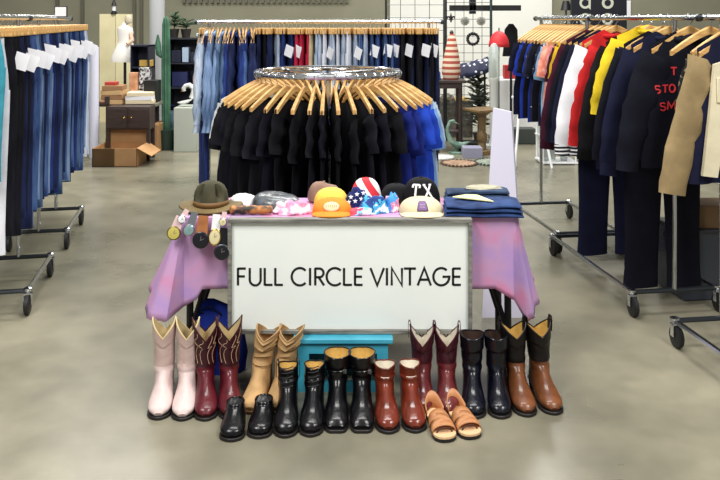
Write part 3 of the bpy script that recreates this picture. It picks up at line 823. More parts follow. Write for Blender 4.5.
for i, (px, py, rz) in enumerate(((231,442,.04),(258,439,-.03))):
    sd = 'left' if i == 0 else 'right'
    b = boot('slip_on_shoe', sd+' shoe of the low black slip-on pair at front left', px, py, .2, .075, rz, dict(shaft=blkl,vamp=blkl,lining=mat('grey_lining', S(70,66,66), .8),sole=sole_b), scallop=0, straps=False, shoe=True, cat='shoe', heel=.024)
    m = MB(); m.rows([[(-.022,-.098,.07),(.022,-.098,.07),(.022,-.094,.075),(-.022,-.094,.075)],[(-.026,-.085,.092),(.026,-.085,.092),(.026,-.08,.094),(-.026,-.08,.094)],[(-.016,-.072,.106),(.016,-.072,.106),(.016,-.068,.105),(-.016,-.068,.105)]], True, True, True)
    m.build('tongue', blkl, b)
for i, (px, py, rz) in enumerate(((285,438,.03),(310,437,-.03))):
    sd = 'left' if i == 0 else 'right'
    b = boot('lace_up_boot', sd+' boot of the narrow black lace-up pair beside tan suede boots', px, py, .265, .198, rz, dict(shaft=blkl,vamp=blkl,lining=lin_t,sole=sole_b), scallop=.012, shaft_r=.72, straps=(i == 0))
    lc = MB()
    for q in range(5):
        z = .125+q*.018; yy = -(.07*.946+.056-.002*q)
        lc.tube([(-.022,yy+.006,z),(0,yy-.004,z+.004),(.022,yy+.006,z+.008)], .0022, 5)
    lc.build('laces', mat('black_lace', S(36,36,40), .7), b)
for i, (px, py, rz) in enumerate(((336,433,.0),(362,433,.0))):
    sd = 'left' if i == 0 else 'right'
    boot('engineer_boot', sd+' boot of the black engineer pair with tan lining, centre of row', px, py, .28, .226, rz, dict(shaft=blkl,vamp=blkl,lining=lin_t,sole=sole_b), scallop=.006, shaft_r=.98, straps=False, toe='square', buckle=True)
for i, (px, py, rz) in enumerate(((389,434,.05),(416,433,.06))):
    sd = 'left' if i == 0 else 'right'
    boot('ankle_boot', sd+' boot of the glossy chestnut brown ankle pair', px, py, .275, .186, rz, dict(shaft=brn,vamp=brn,lining=lin_w,sole=sole_b), scallop=.01, shaft_r=.76, straps=False)
for i, (px, py, rz) in enumerate(((424,417,-.04),(449,417,-.06))):
    sd = 'left' if i == 0 else 'right'
    boot('cowboy_boot', sd+' boot of the burgundy cowboy pair behind the sandals', px, py, .275, .292, rz, dict(shaft=bur,vamp=burv,lining=lin_w,sole=sole_b,piping=bur,stitch=oxs), scallop=.075, shaft_r=.92, stitch='wave', toe='point')
for i, (px, py, rz) in enumerate(((475,419,-.08),(501,419,-.08))):
    sd = 'left' if i == 0 else 'right'
    boot('work_boot', sd+' boot of the tall plain blue-black pair beside burgundy boots', px, py, .27, .265, rz, dict(shaft=nvy,vamp=nvy,lining=mat('dark_lining', S(62,40,30), .8),sole=sole_b), scallop=.012, shaft_r=.9, straps=False)
for i, (px, py, rz) in enumerate(((528,417,.05),(555,415,.07))):
    sd = 'left' if i == 0 else 'right'
    boot('cowboy_boot', sd+' boot of the two-tone black and cognac pair, far right of row', px, py, .285, .308, rz, dict(shaft=dkb,vamp=cog,lining=lin_t,sole=sole_b,piping=dkb), scallop=.06, shaft_r=.98, lean=-.01)
tanl = leather('natural_tan_leather', (196,136,90), .75, .5, .1); 
for i, (px, py, rz) in enumerate(((447,443,.16),(473,440,.22))):
    sd = 'left' if i == 0 else 'right'
    Yt = FY(py); L = .235
    root = Vector((X(px,Yt)-math.sin(rz)*L, Yt+math.cos(rz)*L, 0))
    t = thing('sandal', sd+' sandal of the open-toed tan leather pair at front right', 'sandal', root, rz)
    prof = [(0,.014),(.012,.03),(.05,.034),(.1,.034),(.15,.041),(.19,.046),(.215,.042),(.23,.028),(.236,.01)]
    MB().rows([[(-w,-s,0),(w,-s,0),(w,-s,.014),(-w,-s,.014)] for s,w in prof], True, True, True).build('sole', sole_b, t, bevel=.002)
    MB().rows([[(-w*.98,-s,.014),(w*.98,-s,.014),(w*.98,-s,.022),(-w*.98,-s,.022)] for s,w in prof], True, True, True).build('footbed', mat('footbed_tan', S(226,184,140), .7), t)
    def arch(s0, s1, h0, h1, w0, w1, n=12, sk=0):
        rows = []
        for j in range(n+1):
            a = PI*j/n
            rows.append([(w0*math.cos(a)*1.0,-(s0+sk*math.cos(a)),.02+h0*math.sin(a)**.8),(w1*math.cos(a),-(s1+sk*math.cos(a)),.02+h1*math.sin(a)**.8)])
        return rows
    for s0,s1,h0,h1,w0,w1,sk in ((.10,.135,.046,.04,.039,.043,.0),(.128,.162,.042,.036,.042,.046,.014),(.15,.178,.037,.032,.045,.047,-.014),(.172,.196,.033,.027,.047,.046,.0)):
        MB().rows(arch(s0,s1,h0,h1,w0,w1,sk=sk), False).build('strap', tanl, t, solid=.004)
    rows = []
    for j in range(15):
        a = math.radians(-100+200*j/14); x = .034*math.sin(a); s = .045-.045*math.cos(a)
        hh = .03+.042*math.cos(a*.9)**2
        rows.append([(x,-s,.018),(x*1.03,-s+.004*math.cos(a),.018+hh)])
    MB().rows(rows, False).build('heel_counter', tanl, t, solid=.004)
    MB().rows(arch(.198,.2,.02,.018,.03,.03), False).build('toe_opening', mat('dark_toe_edge', S(70,40,26), .7), t, solid=.006)
# blue bag behind the red boots
Yq = 3.53
# ------------------------------------------------------------------ soft mounds (bags, bandanas, soft hats)
def mound(c, sx, sy, h, seed, amp=.25, nr=9, n=28, fr=1.6, skew=0):
    rows = []
    for r in range(nr+1):
        ph = r/nr*PI/2; row = []
        for i in range(n):
            a = 2*PI*i/n; d = Vector((math.cos(a)*math.cos(ph)*fr, math.sin(a)*math.cos(ph)*fr, math.sin(ph)*fr+seed*3.7))
            k = 1+amp*noise.noise(d*1.3)+amp*.5*noise.noise(d*3.1)
            row.append((c[0]+sx*math.cos(a)*math.cos(ph)**.8*k+skew*math.sin(ph), c[1]+sy*math.sin(a)*math.cos(ph)**.8*k, c[2]+max(0,h*math.sin(ph)*k) if r else c[2]))
        rows.append(row)
    return MB().rows(rows, True, True, True)
bluem = cloth('cobalt_fabric', (28,52,150)); navf = cloth('dark_navy_fabric', (20,28,74))
b = thing('cloth_bag', 'dark blue cloth bag slumped behind the red and tan boots', 'bag', (X(219,3.62),3.66,0))
rows = []
for z, w, d, dx in ((0,.11,.06,0),(.1,.12,.065,0),(.22,.115,.06,-.005),(.3,.10,.045,-.02),(.345,.07,.028,-.035),(.375,.02,.014,-.045)):
    rows.append([(dx+w*math.copysign(abs(math.cos(a))**.7,math.cos(a))*(1+.05*math.sin(5*a+z*20)), d*math.sin(a)*(1+.12*math.sin(4*a+z*30)), z) for a in [2*PI*i/28 for i in range(28)]])
MB().rows(rows, True, True, True).build('bag_body', bluem, b)
MB().tube([(-.06,-.03,.30),(-.09,-.05,.34),(-.04,-.05,.36),(.01,-.04,.31)], .006, 6).build('handle', navf, b); b.scale.z = .86

# ------------------------------------------------------------------ things on the table
ZT = TZ+.0075
# campaign hat
Yh = 3.70
felt = mat('olive_felt', S(52,50,34), .95, col2=S(74,71,50), vscale=8); 
t = thing('campaign_hat', 'olive felt campaign hat with pinched crown at left table corner', 'hat', (X(211,Yh),Yh,ZT+.012))
rows = []
n = 40
for rad, z in ((.145,-.0),(.143,.004),(.115,.006),(.09,.004),(.078,.006)):
    rows.append([(rad*math.cos(a)*1.0, rad*.92*math.sin(a), z+.006*math.cos(2*a)*(rad/.145)) for a in [2*PI*i/n for i in range(n)]])
MB().rows(rows[::-1]).build('brim', mat('tan_felt_brim', S(92,76,44), .85, col2=S(116,98,60), vscale=6), t, solid=.005)
rows = []
for q, rad in ((0,.078),(.2,.079),(.4,.078),(.6,.073),(.78,.062),(.9,.045),(.97,.026),(1,.006)):
    row = []
    for i in range(n):
        a = 2*PI*i/n
        dent = 1-.6*max(0,-math.cos(4*a))**1.5*max(0,math.sin(PI*min(1,max(0,q-.18)*1.25)))
        row.append((rad*math.cos(a)*dent, rad*.95*math.sin(a)*dent, .004+.115*q))
    rows.append(row)
MB().rows(rows, True, False, True).build('crown', felt, t)
m = MB().rows([[(.0805*math.cos(a),.0775*math.sin(a),z) for a in [2*PI*i/n for i in range(n)]] for z in (.006,.03)]); m.build('hat_band', mat('brown_leather_band', S(112,80,40), .6), t, solid=.003)

def cap(label, px, py, Y, mcr, mvi, w=.085, h=.105, rz=0, patch=None, letters=None, squash=1, button=True, visor=True, tilt=0):
    t = thing('baseball_cap', label, 'cap', (X(px,Y),Y,ZT+py), rz)
    n = 36; rows = []
    for i in range(10):
        q = i/9; ph = q*PI/2; row = []
        for j in range(n):
            a = 2*PI*j/n; fr = max(0,-math.sin(a))
            rr = math.cos(ph)**(.72)
            row.append((w*math.cos(a)*rr, w*1.06*math.sin(a)*rr*(1-.0*fr), h*(math.sin(ph)**.95)*squash*(1+.06*fr*math.sin(2*ph))+.002))
        rows.append(row)
    MB().rows(rows, True, False, True).build('crown', mcr, t)
    if button: MB().lathe([(.009,h*squash-.002),(.008,h*squash+.004),(.002,h*squash+.006)], (0,0,0), 12).build('button', mvi, t)
    if visor:
        rows = []
        for k in range(7):
            q = k/6; row = []
            for j in range(15):
                u = -1+2*j/14; a = -PI/2+u*1.18
                rx = w*1.0; ex = w*(1+.0*q)
                x = w*math.cos(a)*(1+.1*q); y0 = w*1.05*math.sin(a)
                y = y0-.062*q*(1-u*u)**.5
                z = .010+.012*(1-u*u)-.016*q*(1-u*u*.2)*.6-.008*u*u
                row.append((x,y,max(.002,z)))
            rows.append(row)
        MB().rows(rows, False).build('visor', mvi, t, solid=.004)
    if patch: patch(t, w, h*squash)
    return t
def front_pt(w, h, q, u):         # point on the front of a crown
    ph = q*PI/2; rr = math.cos(ph)**.72; a = -PI/2+u
    return Vector((w*math.cos(a)*rr, w*1.06*math.sin(a)*rr, h*(math.sin(ph)**.95)*(1+.06*max(0,-math.sin(a))*math.sin(2*ph))+.002))
def surf_patch(t, name, w, h, q0, q1, u0, u1, m, shape='rect', off=.002):
    rows = []
    for i in range(9):
        f = i/8; row = []
        k = 1 if shape == 'rect' else max(.08, math.sqrt(max(0,1-(2*f-1)**2)))
        for j in range(9):
            u = lerp(u0,u1,.5+(j/8-.5)*k); p = front_pt(w,h,lerp(q0,q1,f),u); nn = Vector((p.x,p.y,p.z*.4)).normalized()
            row.append(p+nn*off)
        rows.append(row)
    return MB().rows(rows, False).build(name, m, t, solid=.0015)
def strokes_on_cap(t, name, w, h, strokes, m, sw=.004):
    mb = MB()
    for s in strokes:
        pts = []
        for k in range(len(s)-1):
            for j in range(7): pts.append((lerp(s[k][0],s[k+1][0],j/6), lerp(s[k][1],s[k+1][1],j/6)))
        mb.tube([front_pt(w,h,q,u)+Vector((front_pt(w,h,q,u).x,front_pt(w,h,q,u).y,0)).normalized()*.0015 for u,q in pts], sw, 6)
    return mb.build(name, m, t)
blackc = cloth('black_twill', (16,16,20)); tanc = cloth('cream_twill_cap', (216,202,166), .88); orange = cloth('orange_twill', (228,136,46), .85); yellc = cloth('yellow_twill', (232,200,88), .85)
whitem = mat('white_embroidery', S(238,238,240), .8)
def tx(t, w, h):
    T = [[(-.62,.56),(-.16,.56)],[(-.39,.56),(-.39,.20)],[(-.50,.20),(-.28,.20)],[(-.62,.56),(-.62,.47)],[(-.16,.56),(-.16,.47)]]
    Xl = [[(.10,.56),(.56,.20)],[(.56,.56),(.10,.20)],[(.03,.56),(.20,.56)],[(.46,.56),(.63,.56)],[(.03,.20),(.20,.20)],[(.46,.20),(.63,.20)]]
    strokes_on_cap(t, 'letter', w, h, T, whitem, .0048); strokes_on_cap(t, 'letter', w, h, Xl, whitem, .0048)
Yc = 3.78
cap('plain black cap half hidden behind the TX cap', 396, .0, 3.84, blackc, blackc, .075, .085, rz=.5)
cap('black baseball cap with white TX lettering', 421, .0, 3.79, blackc, blackc, .092, .125, patch=tx)
def badge(t, w, h):
    p = surf_patch(t, 'badge', w, h, .22, .72, -.24, .24, mat('badge_purple', S(116,84,130), .7))
    strokes_on_cap(t, 'badge_border', w, h, [[(-.24,.24),(-.24,.66),(0,.72),(.24,.66),(.24,.24),(-.24,.24)]], mat('badge_navy', S(50,40,90), .7), .0018)
    strokes_on_cap(t, 'badge_mark', w, h, [[(-.14,.5),(.14,.5)],[(-.14,.4),(.14,.4)]], whitem, .0015)
    strokes_on_cap(t, 'visor_trim', w, h, [[(-1.1,.02),(-.5,.1),(0,.13),(.5,.1),(1.1,.02)]], blackc, .0025)
cap('cream baseball cap with small purple badge in front of TX cap', 421, .0, 3.645, tanc, tanc, .10, .062, patch=badge, button=False)
def oval(t, w, h):
    p = surf_patch(t, 'patch', w, h, .2, .7, -.5, .5, mat('salmon_patch', S(246,190,150), .7), 'oval')
    strokes_on_cap(t, 'patch_border', w, h, [[(.5*math.cos(a), .45+.27*math.sin(a)) for a in [2*PI*i/16 for i in range(17)]]], mat('orange_red_thread', S(222,100,50), .7), .0016)
    strokes_on_cap(t, 'patch_mark', w, h, [[(-.3+.12*k,.38),(-.3+.12*k,.52)] for k in range(6)], mat('orange_red_thread', S(222,100,50), .7), .0018)
cap('yellow cap stacked behind the orange cap', 331, .0, 3.79, yellc, yellc, .082, .075)
cap('orange baseball cap with pale oval patch', 332, .0, 3.645, orange, orange, .09, .058, patch=oval, button=False)
def soft(name, label, cat, px, Y, sx, sy, h, seed, m, amp=.25, dz=0, **kw):
    o = mound((0,0,0), sx, sy, h, seed, amp, **kw).build(name, m, None, ang=80)
    o.location = (X(px,Y), Y, ZT+dz); tag(o, label, cat); return o
silk = mat('grey_silk', S(44,48,52), .3, col2=S(110,116,122), vscale=12, coat=.2, bump=.4, bscale=14)
def flat_cap(label, px, Y, w, h, m, rz=0, dz=0):
    t = thing('flat_cap', label, 'cap', (X(px,Y),Y,ZT+dz), rz)
    rows = []
    for i in range(9):
        ph = i/8*PI/2; rr = math.cos(ph)**.6
        rows.append([(w*math.cos(a)*rr*(1.0), w*.85*math.sin(a)*rr, .012+(h*math.sin(ph))*(1-.15*math.cos(a))*(1+.08*noise.noise(Vector((math.cos(a)*2,math.sin(a)*2,i*.5))))) for a in [2*PI*j/32 for j in range(32)]])
    rows.insert(0, [(w*.86*math.cos(a), w*.73*math.sin(a), 0) for a in [2*PI*j/32 for j in range(32)]])
    MB().rows(rows, True, True, True).build('crown', m, t)
    rows = []
    for k in range(4):
        q = k/3; rows.append([(w*.95*math.cos(a)*(1-.0*q), w*.78*math.sin(a)-.03*q*math.sin(-a)**1, .012-.009*q) for a in [-PI*.2-PI*.6*j/12 for j in range(13)]])
    MB().rows(rows, False).build('visor', m, t, solid=.004)
    return t
flat_cap('shiny dark grey satin flat cap beside the campaign hat', 276, 3.75, .115, .05, silk)
flat_cap('brown felt cap behind the yellow cap', 325, 3.86, .085, .075, mat('brown_felt', S(124,96,82), .9, col2=S(150,120,104), vscale=7), .3)
o = tag(mound((0,0,0), .07,.05,.045, 3, .2).build('folded_scarf', cloth('white_linen', (226,224,222),.88), None, ang=80), 'white cloth between campaign hat and grey satin cap', 'scarf'); o.location = (X(243,3.80),3.80,ZT)
# mottled roll
m = MB(); L_ = .19
rows = []
for i in range(21):
    f = i/20; r = .019*(1 if 0 < i < 20 else .7)*(1+.08*math.sin(i*1.3))
    rows.append([(-L_/2+L_*f, r*1.2*math.cos(a), .021+r*math.sin(a)) for a in [2*PI*j/14 for j in range(14)]])
m.rows(rows, True, True, True)
o = m.build('rolled_scarf', mat('brown_orange_mottle', S(46,34,26), .6, col2=S(186,120,60), vscale=22, lo=.45, hi=.6), None); o.location = (X(251,3.59),3.592,ZT)
tag(o, 'brown and orange mottled rolled scarf at front edge of table', 'scarf')
soft('bandana', 'crumpled pink and white bandana beside the orange cap', 'bandana', 292, 3.615, .075, .045, .05, 5, mat('pink_white_print', S(236,150,186), .85, col2=S(246,236,242), vscale=26, lo=.42, hi=.55), .5)
def stripes(name, c1, c2, scale, axis='X', rot=0, dist=0):
    m = bpy.data.materials.new(name); m.use_nodes = True; nt = m.node_tree; N = nt.nodes; L = nt.links
    tc = N.new('ShaderNodeTexCoord'); mp = N.new('ShaderNodeMapping'); mp.inputs['Rotation'].default_value = (0,rot,0); L.new(tc.outputs['Object'], mp.inputs[0])
    w = N.new('ShaderNodeTexWave'); w.bands_direction = axis; w.inputs['Scale'].default_value = scale; w.inputs['Distortion'].default_value = dist
    L.new(mp.outputs[0], w.inputs['Vector']); r = N.new('ShaderNodeValToRGB'); r.color_ramp.interpolation = 'CONSTANT'
    r.color_ramp.elements[0].color = (*c1,1); r.color_ramp.elements[1].position = .5; r.color_ramp.elements[1].color = (*c2,1)
    L.new(w.outputs['Fac'], r.inputs['Fac']); L.new(r.outputs['Color'], N['Principled BSDF'].inputs['Base Color']); N['Principled BSDF'].inputs['Roughness'].default_value = .85
    return m
def star_pts(r, r2=.4):
    return [(r*(1 if i % 2 == 0 else r2)*math.sin(PI*i/5), r*(1 if i % 2 == 0 else r2)*math.cos(PI*i/5)) for i in range(10)]
cap('red and white striped cap behind the star-print bandana', 366, .0, 3.83, stripes('red_white_bands', S(206,44,56), S(238,234,236), 5, 'X', .6), mat('red_twill', S(200,46,56), .85), .075, .115, visor=False)
nb = soft('bandana', 'navy bandana printed with white stars, piled among the caps', 'bandana', 357, 3.76, .055, .05, .08, 8, cloth('navy_print_cotton', (28,36,98)), .2)
m = MB()
for (ux, uz) in ((-.028,.05),(.0,.062),(.02,.042),(-.008,.032),(-.038,.028),(.03,.068)):
    pts = star_pts(.011)
    yy = -.056
    m.add([(ux+p[0], yy+.35*(uz+p[1])*.55, uz+p[1]) for p in pts]+[(ux+p[0], yy+.006+.35*(uz+p[1])*.55, uz+p[1]) for p in pts], [tuple(range(10))]+[tuple(range(19,9,-1))]+[(i,(i+1)%10,(i+1)%10+10,i+10) for i in range(10)])
m.build('star_print', whitem, nb)
aqua = mat('aqua_white_blue_print', S(40,140,200), .8, col2=S(236,244,248), vscale=22, lo=.45, hi=.53)
def tri(name, a, b, c, sc):
    m = mat(name, a, .8, col2=b, vscale=sc); r = [n for n in m.node_tree.nodes if n.type == 'VALTORGB'][0].color_ramp; r.interpolation = 'CONSTANT'
    r.elements[0].position = 0; r.elements[1].position = .58; e = r.elements.new(.47); e.color = (*c,1); return m
soft('bandana', 'turquoise, white and navy flowered bandana in heap beside cream cap', 'bandana', 374, 3.645, .068, .05, .07, 12, tri('flower_print', S(30,60,130), S(238,244,250), S(70,176,220), 20), .3)
soft('bandana', 'pink, white and blue flowered bandana left of the TX cap', 'bandana', 392, 3.67, .035, .045, .075, 15, tri('flower_print_pink', S(60,140,210), S(244,240,246), S(232,140,180), 22), .3)
soft('bandana', 'white and red bandana flattened at front of the flowered heap', 'bandana', 362, 3.60, .06, .03, .028, 17, tri('white_red_print', S(214,70,90), S(244,244,248), S(120,190,226), 24), .3)
# folded jeans
def folded(label, px, Y, w, d, th, m, rz=0, layers=3, z=0, name='folded_jeans', cat='jeans', over=0):
    t = thing(name, label, cat, (X(px,Y),Y,ZT+z), rz)
    for k in range(layers):
        mb = MB(); h0 = th*k/layers; h1 = th*(k+1)/layers*.985; rows = []
        n = 14
        ww, dd = w/2*(1-.02*k), d/2*(1-.03*k)
        for i in range(17):
            u = -1+i/8; row = []
            for j in range(n):
                a = 2*PI*j/n
                y = dd*math.copysign(abs(math.cos(a))**.35, math.cos(a)); zz = (h0+h1)/2+(h1-h0)/2*math.copysign(abs(math.sin(a))**.6, math.sin(a))
                e = (1-abs(u)**10*.35)
                zz = h0+(zz-h0)*(1+.10*math.sin(u*4+k+y*9)*.6)*(e if True else 1)
                nn = noise.noise(Vector((ww*u*7+px, y*7, k*1.7)))
                row.append((ww*u*(1+.03*noise.noise(Vector((y*9, k*3.1, px)))), y*(.97+.03*e)+.012*nn, zz+.010*nn*(zz/max(th,.001))))
            rows.append(row)
        mb.rows(rows, True, True, True).build('fold', m, t)
    return t
fd = denim('folded_denim', (30,50,92),(46,70,118), .75)
folded('dark denim jeans folded at the rear right table corner', 477, 3.85, .31, .14, .06, denim('folded_denim_slate', (36,50,76),(54,72,100), .75), -.05)
folded('blue denim jeans folded at the front right table corner', 482, 3.63, .345, .23, .055, fd, -.06)
o = tag(mound((0,0,0), .09,.04,.014, 21, .2).build('folded_shirt', cloth('sage_cream_cotton', (176,172,150), .85), None, ang=80), 'sage and cream cloth lying on the rear folded jeans', 'cloth'); o.location = (X(483,3.86),3.86,ZT+.062)
m = MB(); m.add([(-.09,.04,0),(.085,-.055,0),(.03,.07,0),(-.02,.085,0),(-.09,.04,.004),(.085,-.055,.004),(.03,.07,.006),(-.02,.085,.005)], [(3,2,1,0),(4,5,6,7),(0,1,5,4),(1,2,6,5),(2,3,7,6),(3,0,4,7)])
o = m.build('paper_label', mat('cream_yellow_paper', S(226,220,160), .8), None, smooth=False); o.location = (X(473,3.63),3.625,ZT+.060); tag(o, 'cream yellow paper label on the front folded jeans', 'label')
# watches on the left front edge of the cloth
def watch(label, px, py, r, mstrap, mdial, mcase, ang, l1=.07, l2=.0, oval=1, Yw=3.515):
    c = P(px, py, Yw)
    t = thing('wristwatch', label, 'watch', c, 0); t.rotation_euler = (math.radians(-8), ang, 0)
    MB().cyly((0,-.004,0), r, .010, 20).build('case', mcase, t)
    d = MB().cyly((0,-.0105,0), r*.84, .003, 20).build('dial', mdial, t)
    h = MB(); h.box((r*.18,-.0125,r*.1),(r*.5,.0012,.0016), ry=-.5); h.box((0,-.0125,r*.25),(.0016,.0012,r*.5)); h.build('hands', mat('dull_hands', S(120,116,108), .5), d)
    if l1:
        m = MB(); rows = []
        for i in range(9):
            f = i/8; w = lerp(r*.7, r*.6, f); z = r*.8+l1*f; y = .001
            rows.append([(-w,y-.002,z),(w,y-.002,z),(w,y+.002,z),(-w,y+.002,z)])
        m.rows(rows, True, True, True).build('strap', mstrap, t)
    if l2:
        m = MB(); rows = []
        for i in range(7):
            f = i/6; w = lerp(r*.62, r*.5, f); z = -r*.8-l2*f
            rows.append([(-w,-.001,z),(w,-.001,z),(w,.003,z),(-w,.003,z)])
        m.rows(rows, True, True, True).build('strap', mstrap, t)
    if oval != 1: t.scale.z = oval
    return t
goldm = mat('gold_metal', S(196,160,80), .25, 1); silver = mat('silver_metal', S(200,204,208), .25, 1); bstr = mat('brown_strap', S(150,92,50), .5, col2=S(176,112,64), vscale=20); dkd = mat('black_dial', S(22,22,28), .25); crd = mat('cream_dial', S(212,200,156), .4); gdl = mat('gold_dial', S(190,176,90), .35); gls = mat('teal_dial', S(120,150,150), .35); pst = mat('pink_strap', S(222,190,190), .6)
watch('gold-dialled wristwatch, leftmost of the watches on cloth', 174, 233, .030, pst, gdl, mat('bronze_metal', S(110,92,56), .35, .9), .35, .05, Yw=3.49)
watch('silver wristwatch with pale teal dial beside gold-dialled watch', 189, 230, .024, silver, gls, silver, .3, .06, Yw=3.49)
watch('large black-dialled wristwatch on tan brown strap', 201, 240, .036, bstr, dkd, dkd, .08, .075, Yw=3.49)
watch('cream oval wristwatch beside the black-dialled watch', 215, 237, .027, whitepl, crd, goldm, .05, .05, oval=1.35, Yw=3.49)
watch('small black wristwatch lowest, next to the white sign', 222, 252, .034, dkd, dkd, darksteel, .1, .075, Yw=3.485)
watch('small pale wristwatch with pink strap under the hat brim', 223, 222, .017, pst, crd, silver, .15, .03, Yw=3.49)
watch('small silver wristwatch at the left table corner', 182, 219, .018, pst, whitepl, silver, .5, .03, Yw=3.495)

# leaning white board behind the table's right end
pts0 = [P(493,108,4.62), P(511,112,4.62), Vector((X(524,4.3),4.3,0)), Vector((X(482,4.3),4.3,0))]
m = MB(); d = Vector((.0,.02,.0))
m.add([p for p in pts0]+[p+d+Vector((.012,0,0)) for p in pts0], [(0,1,2,3),(7,6,5,4),(0,4,5,1),(1,5,6,2),(2,6,7,3),(3,7,4,0)])
tag(m.build('foam_board', mat('white_foam_board', S(190,188,204), .6), None, smooth=False), 'tall narrow white board leaning behind right end of table', 'board')

# ------------------------------------------------------------------ background, left
cardb = mat('cardboard', S(170,128,84), .85, col2=S(186,144,98), vscale=4); cardi = mat('cardboard_inside', S(110,80,54), .85)
def open_box(label, x0, x1, Y0, Y1, h, rz=0):
    t = thing('cardboard_box', label, 'box', ((x0+x1)/2,(Y0+Y1)/2,0), rz); w, d = (x1-x0)/2, (Y1-Y0)/2
    m = MB(); m.bx(-w,w,-d,-d+.008,0,h); m.bx(-w,w,d-.008,d,0,h); m.bx(-w,-w+.008,-d,d,0,h); m.bx(w-.008,w,-d,d,0,h); m.bx(-w,w,-d,d,0,.008); m.build('box_body', cardb, t)
    f = d*.9
    m = MB(); m.add([(-w,d,h),(w,d,h),(w,d+.06,h+f*.85),(-w,d+.06,h+f*.85),(-w,d+.008,h),(w,d+.008,h),(w,d+.068,h+f*.85),(-w,d+.068,h+f*.85)], [(0,1,2,3),(7,6,5,4),(0,4,5,1),(1,5,6,2),(2,6,7,3),(3,7,4,0)]); m.build('flap', cardb, t)
    m = MB(); m.add([(w,-d,h),(w,d,h),(w+f*.75,d*.9,h-.09),(w+f*.75,-d*.9,h-.09),(w,-d,h+.008),(w,d,h+.008),(w+f*.75,d*.9,h-.082),(w+f*.75,-d*.9,h-.082)], [(0,1,2,3),(7,6,5,4),(0,4,5,1),(1,5,6,2),(2,6,7,3),(3,7,4,0)]); m.build('flap', cardb, t)
    return t, w, d
Yb = FY(167)
t, w_, d_ = open_box('open cardboard box with raised flaps on floor beside left rack', X(92,Yb), X(137,Yb), Yb, Yb+.45, .20)
MB().bx(-.09,.1,d_-.012,d_-.009,.1,.18)
MB().box((-.05,d_+.033,.28),(.16,.004,.07), rx=-.25).build('shipping_label', paper, t)
Y2 = FY(161)+.55
tag(MB().bx(X(121,Y2),X(158,Y2),Y2,Y2+.4,0,.34).build('cardboard_box', cardb, None, bevel=.004), 'closed tall cardboard box behind the open box', 'box')
tag(MB().bx(X(128,Y2)+.0,X(152,Y2),Y2+.05,Y2+.35,.342,.56).build('crate', mat('dark_brown_crate', S(44,30,28), .6), None, bevel=.004), 'dark brown crate standing on the tall cardboard box', 'crate')
# long table at left with its contents
YT = 9.6; zt2 = Z(103,YT)
t = thing('long_table', 'long cluttered table beyond the left jeans rack', 'table', (X(122,YT),YT+.3,0))
hw2 = (157-86)/2/F*YT
MB().box((0,0,zt2-.02),(2*hw2,.7,.04)).build('tabletop', mat('grey_tabletop', S(120,118,104), .6), t, bevel=.005)
for sx in (-1,1):
    for sy in (-1,1): MB().tube([(sx*(hw2-.06),sy*.3,zt2-.04),(sx*(hw2-.06),sy*.3,0)], .02, 8).build('leg', darksteel, t)
t = thing('cabinet', 'low dark wood cabinet in front of the cluttered table', 'cabinet', (X(134,9.35),9.22,0))
cw = (155-112)/2/F*9.25; dkw = mat('dark_walnut', S(46,34,32), .5, col2=S(60,44,40), vscale=5, stretch=(1,1,6))
zc0, zc1 = .35, Z(106,9.2)
MB().bx(-cw,cw,-.12,.12,zc0,zc1).build('carcass', dkw, t, bevel=.004)
for s in (-1,1):
    d = MB().bx(s*.01,s*(cw-.015),-.135,-.121,zc0+.02,zc1-.02).build('door', dkw, t, bevel=.003)
    MB().lathe([(.008,0),(.012,.01),(.004,.02)], (s*.04,-.14,(zc0+zc1)/2), 10).build('knob', goldm, d)
    for q in (-1,1): MB().bx(s*(cw-.04),s*cw,q*.1-.02,q*.1+.02,0,zc0).build('leg', dkw, t)
def pile(label, name, cat, px, Y, z, w, d, h, m, n=1, rz=0, grp=None, labs=None):
    for k in range(n):
        o = MB().box((0,0,h/2),(w*(1-.03*k),d,h*.96)).build(name, m[k % len(m)], None, bevel=.003)
        o.location = (X(px,Y)+random.uniform(-.01,.01), Y, z+k*h); o.rotation_euler = (0,0,rz+random.uniform(-.06,.06))
        tag(o, labs[k] if labs else label, cat, grp)
kraft = mat('kraft_paper', S(200,164,116), .8); kraft2 = mat('kraft_dark', S(150,112,76), .8); creamp = mat('cream_papers', S(226,210,176), .8); reds = mat('red_card', S(178,62,52), .7)
pile('kraft brown box in the stack on the cluttered left table', 'box', 'box', 114, 9.55, zt2, .26, .25, .055, [kraft, kraft2], 4, grp='kraft boxes on the left table')
pile('cream paper bundle in the pile on the cluttered left table', 'paper_bundle', 'papers', 141, 9.62, zt2, .32, .3, .045, [creamp, paper, creamp], 3, .05, grp='cream papers on the left table')
pile('red box on top of the kraft boxes, left table', 'box', 'box', 112, 9.55, zt2+.22, .13, .12, .04, [reds], 1)
pile('small dark tray at left end of the cluttered table', 'tray', 'tray', 99, 9.5, zt2, .22, .2, .03, [mat('maroon_tray', S(84,40,34), .6)], 1)
pile('dark cup-like tin beside kraft boxes on left table', 'tin', 'tin', 107, 9.42, zt2, .05, .05, .1, [mat('dark_tin', S(52,40,38), .5)], 1)
pile('orange brown carved box at back of the cluttered table', 'box', 'box', 135, 9.8, zt2, .10, .1, .36, [mat('terracotta', S(178,116,80), .7, col2=S(214,166,130), vscale=14)], 1)
pile('black and white patterned tin beside the grey pillar', 'tin', 'tin', 146, 9.85, zt2, .13, .1, .42, [mat('monochrome_print', S(40,40,46), .6, col2=S(214,214,216), vscale=22, lo=.46, hi=.54)], 1)
pile('black case on the table end below the grey pillar', 'case', 'case', 153, 9.75, zt2, .16, .2, .27, [blackpaint], 1)
t = thing('paper_roll', 'tall white cylinder standing beside the left jeans rack', 'roll', (X(94,9.3),9.3,0))
